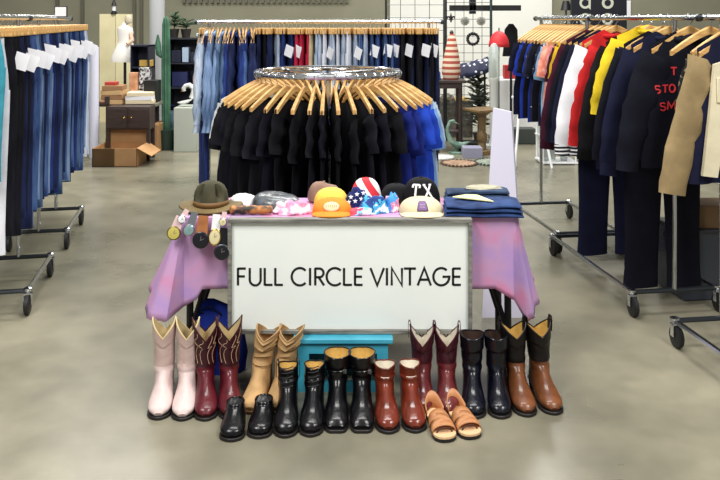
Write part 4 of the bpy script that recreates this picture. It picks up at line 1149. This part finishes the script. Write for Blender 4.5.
MB().lathe([(.055,0),(.055,Z(47,9.3))], (0,0,0), 20).build('roll', mat('lavender_white', S(214,214,232), .7), t); MB().lathe([(.02,Z(47,9.3)),(.02,Z(47,9.3)+.012)], (0,0,0), 12).build('core', kraft, t)
# cream screen and pale figure
YF = 12.6
t = thing('cream_screen', 'cream cloth folding screen against the back wall', 'screen', (X(116,YF),YF,0))
sw_ = (133-100)/2/F*YF
for k in range(2): MB().box((-sw_/2+sw_*k,0,Z(14,YF)/2),(sw_*.98,.03,Z(14,YF)), rz=.08*(1 if k else -1)).build('panel', mat('cream_cloth', S(214,204,160), .8, col2=S(226,216,176), vscale=3), t)
YD = 11.2
t = thing('dress_form', 'dress form in white draped outfit before the cream screen', 'mannequin', (X(125,YD),YD,0))
zz = lambda py: Z(py,YD)
MB().lathe([(.16,0),(.16,.02),(.02,.04),(.02,zz(60))], (0,0,0), 16).build('stand', darksteel, t)
MB().rows([[(r*math.cos(a)*(1+.06*math.sin(7*a))+dx, r*.7*math.sin(a), z) for a in [2*PI*i/28 for i in range(28)]] for r, z, dx in ((.17,zz(62),-.03),(.17,zz(56),-.02),(.12,zz(46),0),(.09,zz(40),0),(.11,zz(33),0),(.10,zz(28),0),(.04,zz(25),0),(.03,zz(22),0))], True, True, True).build('white_dress', mat('white_cotton', S(236,232,226), .8), t)
MB().lathe([(.01,zz(24)),(.05,zz(22.5)),(.055,zz(19)),(.04,zz(16)),(.01,zz(15))], (.05,0,0), 16).build('head', mat('pale_skin_tone', S(196,184,160), .6), t)
MB().tube([(.08,-.03,zz(33)),(.12,-.06,zz(40)),(.06,-.1,zz(44))], .03, 10).build('arm', mat('peach_cloth', S(216,180,156), .7), t)
t = thing('wall_lantern', 'small black and white lantern above the cream screen', 'lantern', (X(114,YF),YF,Z(14,YF)+.0))
MB().lathe([(.05,0),(.05,.02),(.03,.04),(.035,.05)], (0,0,0), 12).build('base', blackpaint, t); MB().lathe([(.03,.05),(.03,.13)], (0,0,0), 12).build('lamp_glass', whitepl, t); MB().lathe([(.045,.13),(.03,.17),(.01,.24)], (0,0,0), 12).build('cap', blackpaint, t)
# dark shelves with blue and yellow goods
def shelf(label, px0, px1, Y, py0, py1, mshelf, n=3, items=(), d=.35):
    t = thing('shelf_unit', label, 'shelf', (X((px0+px1)/2,Y),Y,0)); w = (px1-px0)/2/F*Y; z1 = Z(py0,Y)
    for s in (-1,1): MB().bx(s*w-.015*s,s*w,-d/2,d/2,0,z1).build('side_panel', mshelf, t)
    MB().bx(-w,w,d/2-.01,d/2,0,z1).build('back_panel', mshelf, t)
    for k in range(n+1):
        z = .06+(z1-.075)*k/n; MB().bx(-w,w,-d/2,d/2,z,z+.018).build('shelf_board', mshelf, t)
    return t
navs = mat('navy_shelf', S(30,34,56), .5)
shelf('dark navy shelf left of the grey pillar', 134, 152, 11.0, 45, 110, navs, 4)
pile('yellow box on the dark shelf left of pillar', 'box', 'box', 146, 10.95, .06+(Z(45,11)-.075)*3/4+.02, .15, .15, .09, [mat('yellow_card', S(220,180,90), .7)], 1)
pile('blue box on the dark shelf left of pillar', 'box', 'box', 144, 10.95, .06+(Z(45,11)-.075)*2/4+.02, .18, .15, .12, [mat('blue_card', S(70,120,180), .7)], 1)
shelf('dark shelf of navy goods between the cactus and back rack', 170, 206, 10.6, 38, 110, mat('charcoal_shelf', S(40,42,52), .5), 4)
zsh = lambda k: .06+(Z(38,10.6)-.075)*k/4+.02
for k, px, w, h, m, lab in ((3,177,.12,.16,navs,'navy box on upper dark shelf, left side'),(3,186,.08,.2,mat('pale_blue_tin', S(170,190,214), .5),'pale blue tin on upper dark shelf'),(3,196,.12,.14,navs,'navy box on upper dark shelf, right side'),(2,182,.2,.2,mat('deep_navy_box', S(32,38,84), .5),'wide deep navy box on middle dark shelf'),(2,198,.1,.14,mat('rust_box', S(170,92,60), .6),'rust brown box on middle dark shelf')):
    pile(lab, 'box', 'box', px, 10.55, zsh(k), w, .18, h, [m], 1)
leafm = mat('dark_leaf', S(44,74,52), .6, col2=S(70,104,72), vscale=8)
def leafy(label, px, Y, z, h, r, n, seed, m=leafm, pot=True, name='potted_plant'):
    t = thing(name, label, 'plant', (X(px,Y),Y,z)); rnd = random.Random(seed)
    ph = .12 if pot else 0
    if pot: MB().lathe([(.05,0),(.07,.11),(.075,.12),(.06,.12)], (0,0,0), 14).build('pot', mat('dark_pot', S(50,46,44), .6), t)
    mb = MB()
    for i in range(n):
        a = rnd.uniform(0,6.28); zz = ph+rnd.uniform(.1,1)*(h-ph)*.8; l = rnd.uniform(.5,1)*r; d = Vector((math.cos(a),math.sin(a),rnd.uniform(.1,.9))).normalized(); s = d.cross(Vector((0,0,1))).normalized()*l*.22
        b0 = Vector((0,0,zz)); mid = b0+d*l*.55; tip = b0+d*l+Vector((0,0,-.15*l))
        mb.add([b0,mid+s,tip,mid-s],[(0,1,2,3)])
    mb.build('foliage', m, t, solid=.003); MB().tube([(0,0,ph*.5),(0.01,0,h*.8)], .008, 6).build('stem', mat('stem_brown', S(70,60,44), .7), t)
    return t
leafy('dark leafy plant on top of the dark navy-goods shelf', 174, 10.6, Z(38,10.6), .34, .16, 34, 4)
leafy('second leafy plant on the dark shelf, nearer back rack', 186, 10.6, Z(38,10.6), .26, .16, 26, 9)
# cactus
YK = 9.9
t = thing('cactus', 'tall ribbed green cactus beside the grey pillar', 'cactus', (X(166,YK),YK,0))
cact = mat('cactus_green', S(44,84,64), .7, col2=S(70,116,90), vscale=6)
def ribbed(path, rad):
    rows = []
    for (x,z), r in zip(path, rad):
        rows.append([(x+r*(1+.18*math.cos(8*a))*math.cos(a), r*(1+.18*math.cos(8*a))*math.sin(a), z) for a in [2*PI*i/48 for i in range(48)]])
    return MB().rows(rows, True, True, True)
ztop = Z(16,YK)
ribbed([(0,.18),(0,.6),(0,1.1),(.0,ztop-.1),(0,ztop-.03),(0,ztop)],[.042,.048,.048,.04,.028,.008]).build('trunk', cact, t)
MB().lathe([(.10,0),(.14,.22),(.15,.25),(.12,.25)], (0,0,0), 18).build('pot', mat('green_pot', S(40,62,54), .5), t)
MB().tube([(-.05,0,1.15),(-.09,0,1.18),(-.10,0,1.3),(-.10,0,1.42)], [.03,.035,.035,.01], 10).build('arm', cact, t)
# blue barrel bag by the boxes
YG = FY(146)
t = thing('duffel_bag', 'dark teal bag standing on floor right of the boxes', 'bag', (X(167,YG),YG+.15,0))
rows = [[(w*math.copysign(abs(math.cos(a))**.7,math.cos(a)), .13*math.sin(a), z) for a in [2*PI*i/24 for i in range(24)]] for z, w in ((0,.10),(.08,.12),(.25,.11),(.38,.085),(.42,.05))]
MB().rows(rows, True, True, True).build('bag_body', mat('dark_teal_fabric', S(38,58,72), .8, col2=S(64,90,104), vscale=10), t)
MB().tube([(-.06,0,.4),(-.05,0,.5),(.05,0,.5),(.06,0,.4)], .01, 6).build('handle', navf, t)
# swan planter on pale plinth
YW = 9.8; zp = Z(107,YW)
tag(MB().box((X(187,YW),YW+.1,zp/2),(.28,.4,zp)).build('plinth', mat('pale_grey_paint', S(176,182,170), .6), None, bevel=.005), 'pale grey plinth under the white swan', 'plinth')
t = thing('swan_figure', 'white swan figure with curved neck on pale plinth', 'figurine', (X(186,YW),YW+.05,zp)); t.scale = (1.05,1.05,1.05)
swm = mat('white_ceramic', S(226,228,224), .35)
MB().rows([[(cx+w*math.cos(a)*.5, w*.8*math.sin(a), z+w*.45*math.cos(a)) for a in [2*PI*i/16 for i in range(16)]] for cx, z, w in ((-.11,.05,.01),(-.06,.05,.05),(0,.055,.075),(.05,.075,.07),(.085,.13,.045),(.09,.16,.03))], True, True, True).build('body', swm, t)
MB().tube([(.07,0,.1),(.085,0,.17),(.075,0,.22),(.03,0,.255),(-.015,0,.245),(-.04,0,.21),(-.03,0,.18)], [.045,.036,.03,.026,.024,.026,.02], 12).build('neck', swm, t)
MB().tube([(-.035,0,.2),(-.07,0,.175)], [.014,.004], 8).build('beak', mat('beak_orange', S(190,120,60), .5), t)

# ------------------------------------------------------------------ background, right of centre
# wire grid panel with hung plates
YGd = 10.75
def grid(label, px0, px1, Y, py0, py1, step, m):
    t = thing('wire_grid_panel', label, 'grid panel', (X((px0+px1)/2,Y),Y,0)); w = (px1-px0)/2/F*Y; z0, z1 = max(.05,Z(py1,Y)), Z(py0,Y)
    MB().tube([(-w,0,.02),(-w,0,z1),(w,0,z1),(w,0,.02)], .014, 8).build('frame', m, t)
    for s in (-1,1): MB().tube([(s*w,-.22,.02),(s*w,.22,.02)], .014, 8).build('foot', m, t)
    mb = MB(); nx = int(2*w/step)
    for i in range(1, nx): mb.tube([(-w+2*w*i/nx,0,z0),(-w+2*w*i/nx,0,z1)], .004, 5)
    nz_ = int((z1-z0)/step)
    for i in range(1, nz_): mb.tube([(-w,0.004,z0+(z1-z0)*i/nz_),(w,0.004,z0+(z1-z0)*i/nz_)], .004, 5)
    mb.build('wire_mesh', m, t); return t
grid('black wire grid panel behind the striped cone, hung with plates', 446, 491, YGd, -6, 120, .11, darksteel)
grid('black wire grid panel rising behind right end of back rack', 386, 444, 10.75, -8, 120, .16, darksteel)
def plate(label, px, py, Y, r, m1, m2):
    t = thing('decorative_plate', label, 'plate', P(px,py,Y))
    MB().cyly((0,0,0), r, .018, 24).build('rim', m1, t); MB().cyly((0,-.012,0), r*.62, .008, 20).build('centre', m2, t)
    m = MB()
    for i in range(10): a = 2*PI*i/10; m.cyly((r*.82*math.cos(a),-.011,r*.82*math.sin(a)), r*.12, .006, 8)
    m.build('rim_beads', m2, t); return t
grp = mat('grey_plate', S(150,150,140), .5, col2=S(196,194,184), vscale=18); grp2 = mat('dark_grey_plate', S(110,112,104), .5)
plate('grey decorative plate on wire grid, left of the pair', 465, 21, YGd-.02, .06, grp, grp2)
plate('grey decorative plate on wire grid, right of the pair', 481, 21, YGd-.02, .06, grp, grp2)
t = thing('wreath', 'black ruffled wreath with white heart on wire grid', 'wreath', P(473,39,YGd-.03))
m = MB(); m.tube([(.072*math.cos(a),0,.072*math.sin(a)) for a in [2*PI*i/40 for i in range(40)]], [.02+.006*math.sin(i*2.4) for i in range(40)], 8, True); m.build('ring', rubber, t)
hp = [(.0028*16*math.sin(q)**3, .0028*(13*math.cos(q)-5*math.cos(2*q)-2*math.cos(3*q)-math.cos(4*q))) for q in [2*PI*i/40 for i in range(40)]]
m = MB(); m.rows([[(x,-.012,z) for x,z in hp],[(x*1.02,.0,z*1.02) for x,z in hp]], True, True, True); m.build('heart', mat('white_heart', S(224,222,216), .6), t)
t = thing('fleur_ornament', 'black fleur-de-lis iron ornament on the wire grid', 'ornament', P(451,18,YGd-.02))
m = MB(); m.tube([(0,0,-.06),(0,0,0),(0,0,.07)], [.008,.02,.003], 8)
for s in (-1,1): m.tube([(0,0,-.02),(s*.03,0,.02),(s*.05,0,.02),(s*.045,0,-.01)], [.008,.012,.012,.005], 8)
m.box((0,0,-.022),(.06,.02,.012)); m.build('iron', blackpaint, t)
# overhead black beam
t = thing('iron_beam', 'black T-shaped beam hanging above the plates at back', 'beam', P(485,8,10.9))
MB().box((0,0,0),((521-450)/F*10.9,.08,.075)).build('cross_beam', blackpaint, t); MB().box((-.17,0,.1),(.085,.08,.36)).build('post', blackpaint, t); MB().box((-.17,.0,1.2),(.03,.03,1.9)).build('hanger_rod', blackpaint, t)
# dark side table with the striped cone
YC = 9.75; zct = Z(79,YC)
t = thing('side_table', 'dark wooden side table carrying the striped cone', 'table', (X(448,YC),YC,0))
MB().box((0,0,zct-.02),(.40,.36,.035)).build('tabletop', dkw, t, bevel=.006); MB().box((0,0,zct-.07),(.30,.28,.07)).build('apron', dkw, t)
for sx in (-1,1):
    for sy in (-1,1): MB().tube([(sx*.13,sy*.12,zct-.1),(sx*.13,sy*.12,0)], [.022,.016], 8).build('leg', dkw, t)
MB().box((0,0,.25),(.28,.26,.02)).build('lower_shelf', dkw, t)
t = thing('striped_cone', 'red and cream striped cloth cone on dark side table', 'ornament', (X(451,YC),YC,zct))
stc = stripes('red_cream_bands', S(160,74,60), S(216,196,172), 4.6, 'Z')
hc = Z(32,YC)-zct
MB().rows([[(r*math.cos(a)*(1+.04*math.sin(5*a+z*20))+.02*z, r*math.sin(a), z) for a in [2*PI*i/24 for i in range(24)]] for r, z in ((.09,0),(.115,hc*.12),(.105,hc*.35),(.075,hc*.65),(.045,hc*.9),(.018,hc*.97))], True, True, True).build('cone_body', stc, t)
MB().lathe([(.004,hc-.03),(.024,hc-.02),(.026,hc),(.012,hc+.02),(.003,hc+.022)], (.008,0,0), 12).build('tip', mat('dark_tip', S(60,50,48), .6), t)
o = tag(mound((0,0,0), .055,.05,.13, 31, .2).build('blue_cloth', cloth('blue_cotton', (50,76,150)), None, ang=80), 'small blue cloth bundle at left of the striped cone', 'cloth'); o.location = (X(436,YC-.1),YC-.12,zct)
# second table, dark, with dotted cloth
t = thing('draped_stand', 'stand draped in navy cloth with white dots behind cone', 'stand', (X(473,10.3),10.3,0))
dotm = bpy.data.materials.new('navy_white_dots'); dotm.use_nodes = True
_n = dotm.node_tree; tc = _n.nodes.new('ShaderNodeTexCoord'); vo = _n.nodes.new('ShaderNodeTexVoronoi'); vo.inputs['Scale'].default_value = 14; vo.inputs['Randomness'].default_value = .35; rp = _n.nodes.new('ShaderNodeValToRGB'); rp.color_ramp.interpolation = 'CONSTANT'
rp.color_ramp.elements[0].color = (*S(228,232,240),1); rp.color_ramp.elements[1].position = .34; rp.color_ramp.elements[1].color = (*S(26,34,66),1)
_n.links.new(tc.outputs['Object'], vo.inputs['Vector']); _n.links.new(vo.outputs['Distance'], rp.inputs['Fac']); _n.links.new(rp.outputs['Color'], _n.nodes['Principled BSDF'].inputs['Base Color'])
zd = Z(62,10.3)
m = MB().rows([[(x, y, z+.01*math.sin(x*40)) for x in [-.19+.38*i/20 for i in range(21)]] for y, z in ((.14,zd-.0),(0,zd+.01),(-.14,zd-.02),(-.17,zd-.10),(-.175,zd-.17))], False); 
for i, v in enumerate(m.v): m.v[i] = (v[0], v[1], v[2]+.26*(v[0]))
m.build('dotted_cloth', dotm, t, solid=.004)
for s in (-1,1): MB().tube([(s*.15,0,0),(s*.15,0,zd+.26*s*.15-.01)], .014, 8).build('post', blackpaint, t)
MB().box((0,0,.02),(.4,.3,.03)).build('base', blackpaint, t)
# foliage / dark rack under
leafy('dark bushy plant behind the brown pedestal', 478, 10.55, 0, 1.1, .26, 120, 13, m=mat('mixed_dark_foliage', S(36,44,40), .7, col2=S(110,118,104), vscale=14))
# thin dark green pole
tag(MB().lathe([(.10,0),(.10,.02),(.018,.03),(.018,2.3)], (X(491,10.5),10.5,0), 12).build('steel_pole', mat('green_grey_steel', S(58,74,72), .4, .4), None), 'thin dark green floor pole beside the red umbrella', 'pole')
# red umbrella / dome
YU = 10.3
t = thing('red_parasol', 'small open red parasol at back near brightly lit wall', 'umbrella', (X(499,YU),YU,0))
rows = []
zt_, zb2 = Z(31,YU), Z(47,YU); ru = (508-488)/2/F*YU
for i in range(8):
    q = i/7; r = ru*math.sin(q*PI/2)*1.0
    rows.append([(max(.004,r)*(1+.03*q*abs(math.cos(4*a)))*math.cos(a), max(.004,r)*math.sin(a), zt_-(zt_-zb2)*(1-math.cos(q*PI/2))) for a in [2*PI*j/32 for j in range(32)]])
MB().rows(rows).build('canopy', mat('red_canopy', S(196,36,44), .6), t, solid=.004)
MB().tube([(0,0,.02),(0,0,zt_+.04)], .008, 8).build('shaft', darksteel, t); MB().lathe([(.14,0),(.14,.02),(.03,.04)], (0,0,0), 16).build('foot', darksteel, t)
# glass cloche on a pale column
YP = 10.0
t = thing('pedestal_column', 'pale grey pedestal column holding the glass jar', 'column', (X(494,YP),YP,0))
MB().box((0,0,.02),(.2,.2,.04)).build('base', mat('pale_stone', S(190,192,188), .6), t); MB().lathe([(.07,.04),(.055,.1),(.05,Z(84,YP)),(.07,Z(80,YP)),(.07,Z(78,YP))], (0,0,0), 20).build('shaft', mat('pale_stone', S(190,192,188), .6), t)
glass = mat('clear_glass', S(214,224,220), .08, spec=.6, alpha=.35)
t = thing('glass_jar', 'clear domed glass jar on the pale pedestal column', 'jar', (X(494,YP)+.0,YP,Z(78,YP)+.001))
hj = Z(43,YP)-Z(78,YP)
MB().rows([[(r*math.cos(a),r*math.sin(a),z) for a in [2*PI*i/24 for i in range(24)]] for r,z in ((.06,.003),(.068,.02),(.068,hj*.7),(.055,hj*.88),(.03,hj*.97),(.006,hj))]).build('dome', glass, t, solid=.003)
MB().lathe([(.03,.004),(.035,.06),(.02,.13),(.025,.2),(.005,.25)], (0,0,0), 14).build('dried_filling', mat('dried_green', S(112,116,92), .8, col2=S(150,140,116), vscale=12), t)
# brown turned pedestal table
YR = 9.55
t = thing('pedestal_table', 'brown turned-leg pedestal with square top beside the white board', 'table', (X(482,YR),YR,0))
brw = mat('brown_oak', S(98,76,46), .55, col2=S(128,104,66), vscale=5, stretch=(1,1,.3))
ztp = Z(108,YR)
MB().box((0,0,ztp-.02),(.34,.34,.03), rz=.5).build('tabletop', brw, t, bevel=.006); MB().lathe([(.06,ztp-.09),(.12,ztp-.04),(.12,ztp-.035)], (0,0,0), 4).build('collar', brw, t)
MB().lathe([(.05,.05),(.05,.12),(.04,.14),(.062,.17),(.062,.24),(.035,.28),(.05,.36),(.055,.44),(.04,.54),(.045,ztp-.09)], (0,0,0), 20).build('turned_leg', brw, t)
MB().box((0,0,.025),(.2,.2,.05), rz=.5).build('foot', brw, t, bevel=.005)
o = tag(mound((0,0,0), .11,.1,.05, 41, .1).build('straw_hat', mat('straw', S(200,166,96), .8), None, ang=80), 'straw-coloured hat lying on low crate behind pedestal', 'hat'); 
# low dark crate with round baskets behind
YQ = 11.0
tag(MB().box((X(455,YQ),YQ+.1,.25),(.46,.4,.5)).build('crate', mat('slatted_dark', S(62,60,54), .7, col2=S(110,104,92), vscale=16), None, bevel=.006), 'low dark slatted crate behind the heron figure', 'crate')
o.location = (X(461,YQ),YQ,.501)
o2 = tag(mound((0,0,0), .10,.09,.09, 44, .15).build('wicker_basket', mat('dark_wicker', S(70,66,58), .8, col2=S(130,122,104), vscale=26), None, ang=80), 'dark wicker basket upturned on slatted crate', 'basket'); o2.location = (X(447,YQ),YQ-.02,.501)
# heron figure
YHn = FY(155)
t = thing('heron_figure', 'verdigris green bird figure with curved neck on floor', 'figurine', (X(457,YHn),YHn+.1,0))
ver = mat('verdigris', S(74,104,92), .6, col2=S(130,156,140), vscale=9)
MB().rows([[(cx+.0, w*.7*math.sin(a), z+w*.55*math.cos(a)) for a in [2*PI*i/14 for i in range(14)]] for cx, z, w in ((-.1,.16,.02),(-.05,.13,.06),(0,.10,.085),(.07,.10,.07),(.14,.13,.03),(.18,.145,.005))], True, True, True).build('body', ver, t)
MB().tube([(-.06,0,.14),(-.10,0,.24),(-.10,0,.32),(-.07,0,.385),(-.03,0,.39),(-.015,0,.37)], [.035,.025,.02,.022,.022,.012], 10).build('neck', ver, t)
MB().tube([(-.015,0,.375),(.04,0,.35)], [.01,.002], 8).build('beak', ver, t); MB().lathe([(.09,0),(.09,.02),(.02,.03),(.02,.07)], (0,0,0), 16).build('foot', ver, t)
# round mats on the floor
def rmat(label, px, py, r, m1, m2):
    Y = FY(py); t = thing('round_mat', label, 'mat', (X(px,Y),Y,0))
    MB().lathe([(r,0),(r,.012),(r*.85,.016),(.01,.016)], (0,0,0), 36).build('mat', m1, t)
    m = MB()
    for i in range(28): a = 2*PI*i/28; m.lathe([(.018,.008),(.014,.02),(.002,.024)], (r*.97*math.cos(a), r*.97*math.sin(a), 0), 8)
    m.build('scalloped_edge', m2, t); return t
rmat('round brown woven mat with scalloped edge on floor', 459, 164, .20, mat('woven_brown', S(124,98,78), .85, col2=S(164,134,108), vscale=20), mat('woven_dark', S(80,62,52), .85))
rmat('round green-grey mat on floor behind the white board', 494, 163, .22, mat('woven_green', S(90,104,92), .85, col2=S(150,156,140), vscale=20), mat('woven_green_dark', S(60,70,62), .85))
rmat('pale round mat on floor partly under brown woven mat', 440, 158, .16, mat('woven_pale', S(206,208,204), .85), mat('woven_pale_edge', S(180,182,178), .85))
tag(MB().box((X(472,9.35),9.35,.06),(.22,.2,.12)).build('box', mat('lilac_grey_card', S(150,150,172), .7), None, bevel=.004), 'lilac grey box on floor beside pedestal foot', 'box')
# white draped table and red goods beyond
YV = 11.8
t = thing('white_table', 'white-clothed table at back with red goods', 'table', (X(515,YV),YV,0))
MB().box((0,0,Z(78,YV)/2),((536-496)/F*YV,.7,Z(78,YV)-.0)).build('cloth_skirt', mat('white_table_cloth', S(224,224,222), .8), t, bevel=.01)
zw = Z(78,YV)
for k, (px, w, h, m, lab) in enumerate(((509,.16,.2,mat('red_goods', S(188,40,46), .6),'red box on the white-clothed table, left'),(521,.2,.12,mat('red_goods', S(188,40,46), .6),'low red box on the white-clothed table, right'),(515,.12,.1,paper,'white box between red boxes on white table'))):
    pile(lab, 'box', 'box', px, YV-.1 if k < 2 else YV+.15, zw+.001, w, .18, h, [m], 1)
t = thing('coat_stand', 'dark coat stand with black coat near red parasol', 'stand', (X(511,11.1),11.1,0))
MB().lathe([(.16,0),(.16,.02),(.018,.04),(.018,1.45)], (0,0,0), 12).build('pole', darksteel, t)
MB().rows([[(w*math.cos(a),.06*math.sin(a),z) for a in [2*PI*i/16 for i in range(16)]] for w,z in ((.03,Z(24,10.6)),(.09,Z(30,10.6)),(.10,Z(45,10.6)),(.12,Z(58,10.6)))], True, True, True).build('coat', blk, t)
# white wire stand with glassware between racks
YX = 9.0
t = thing('wire_stand', 'white wire stand with glass pieces beyond the right racks', 'stand', (X(556,YX),YX,0))
ww = (572-540)/2/F*YX
for sx in (-1,1):
    for sy in (-1,1): MB().tube([(sx*ww,sy*.16,0),(sx*ww,sy*.16,.62)], .010, 8).build('leg', whitepl, t)
for z in (.02,.30,.60): MB().box((0,0,z),(2*ww+.04,.36,.015)).build('shelf_board', whitepl, t)
for k in range(6):
    z = (.0285,.3085)[k % 2]; px = 544+k*4.6
    g = MB().rows([[(r*math.cos(a),r*math.sin(a),zz_) for a in [2*PI*i/16 for i in range(16)]] for r, zz_ in ((.035,0),(.04,.05),(.03,.11),(.034,.17))], True, True, False).build('glass_vase', mat('smoky_glass', S(150,160,160), .1, alpha=.6), None)
    g.location = (X(px,YX), YX-.06+.1*((k//2) % 2), z); tag(g, 'small clear glass vase on the white wire stand', 'vase', 'glass vases on the white wire stand')
# low white bench with leg frame
t = thing('trestle', 'white A-frame trestle beyond the table, beside far right rack', 'trestle', (X(528,8.9),8.9,0))
for s in (-1,1):
    for q in (-1,1): MB().tube([(s*.10,q*.05,.72),(s*.2,q*.28,0)], .014, 8).build('leg', whitepl, t)
MB().box((0,0,.735),(.34,.16,.03)).build('top', whitepl, t, bevel=.004)
tag(MB().box((X(521,10.4),10.4,.10),(.34,.2,.2)).build('crate', mat('dark_green_crate', S(58,64,60), .7), None, bevel=.01), 'low dark crate on floor under the white trestle', 'crate')
# banner
YN = 12.2
t = thing('banner', 'black hanging banner with cream round lettering at back right', 'banner', (X(599,YN),YN,0))
bwid = (623-568)/F*YN
MB().box((0,0,1.55),(bwid,.02,2.0)).build('banner_cloth', mat('banner_black', S(20,22,34), .8), t)
for s in (-1,1):
    MB().tube([(s*bwid/2,.02,0),(s*bwid/2,.02,2.6)], .012, 8).build('pole', darksteel, t); MB().box((s*bwid/2,.02,.015),(.06,.4,.03)).build('foot', darksteel, t)
u = YN/F; cpr = mat('cream_print', S(206,208,190), .8)
def arcp(cx, cz, r, a0, a1, n=24): return [(cx+r*math.cos(math.radians(lerp(a0,a1,i/n))), cz+r*math.sin(math.radians(lerp(a0,a1,i/n)))) for i in range(n+1)]
for cx, closed in ((585,False),(607.5,True)):
    for cy in (3,19,35):
        X0 = (cx-599)*u; Z0 = Z(cy,YN); m = MB()
        if closed: m.ribbon(arcp(X0,Z0,4.6*u,0,345,23), 2.6*u, -.014,-.0095, True)
        else: m.ribbon([(X0+4.4*u,Z0+5*u),(X0+4.4*u,Z0-4.4*u)]+arcp(X0,Z0,4.6*u,-45,-315,20), 2.3*u, -.014,-.0095)
        m.build('letter', cpr, t, smooth=False)
t = thing('wall_notice', 'small white paper notice on back wall right of banner', 'notice', P(627,8,14.97))
MB().box((0,0,0),(.14,.006,.28)).build('sheet', paper, t)
# white stand clutter at the far right beyond the racks
t = thing('standing_lamp', 'slim dark floor lamp at back near banner', 'lamp', (X(566,12.5),12.5,0))
MB().lathe([(.14,0),(.14,.02),(.015,.04),(.015,1.9)], (0,0,0), 12).build('pole', mat('slate_steel', S(60,76,84), .5, .5), t); MB().lathe([(.05,1.9),(.09,1.75),(.085,1.75)], (0,0,0), 16).build('lamp_shade', blackpaint, t)

# ------------------------------------------------------------------ light and camera
w = bpy.data.worlds.new('hall'); bpy.context.scene.world = w; w.use_nodes = True
w.node_tree.nodes['Background'].inputs['Color'].default_value = (.93,.97,1,1); w.node_tree.nodes['Background'].inputs['Strength'].default_value = .3
def area(name, loc, size, sy, power, col=(1,.98,.94), rot=(0,0,0)):
    l = bpy.data.lights.new(name, 'AREA'); l.shape = 'RECTANGLE'; l.size = size; l.size_y = sy; l.energy = power; l.color = col
    o = bpy.data.objects.new(name, l); o.location = loc; o.rotation_euler = rot; C.objects.link(o); return o
area('ceiling_lamp', (-2.2,.6,4.6), 1.2, 2.4, 225, rot=(math.radians(28),0,0)); area('ceiling_lamp', (2.2,.6,4.6), 1.2, 2.4, 225, rot=(math.radians(28),0,0))
area('ceiling_lamp', (0,4.0,5.2), 3, .8, 150); area('ceiling_lamp', (0,8.2,5.5), 4, 1.2, 360); area('ceiling_lamp', (-3.5,10.5,5.5), 3, 1.2, 270); area('ceiling_lamp', (3.2,12.0,5.2), 2.5, 2, 270)
cam = bpy.data.cameras.new('camera'); co = bpy.data.objects.new('camera', cam); C.objects.link(co)
co.location = (0,0,CAM_H); co.rotation_euler = (PI/2,0,0)
cam.sensor_width = 36; cam.lens = F/720*36; cam.shift_y = -(240-HOR)/720; cam.clip_end = 100
sc = bpy.context.scene; sc.camera = co
sc.view_settings.view_transform = 'Standard'; sc.view_settings.look = 'None'; sc.view_settings.exposure = 0; sc.view_settings.gamma = 1
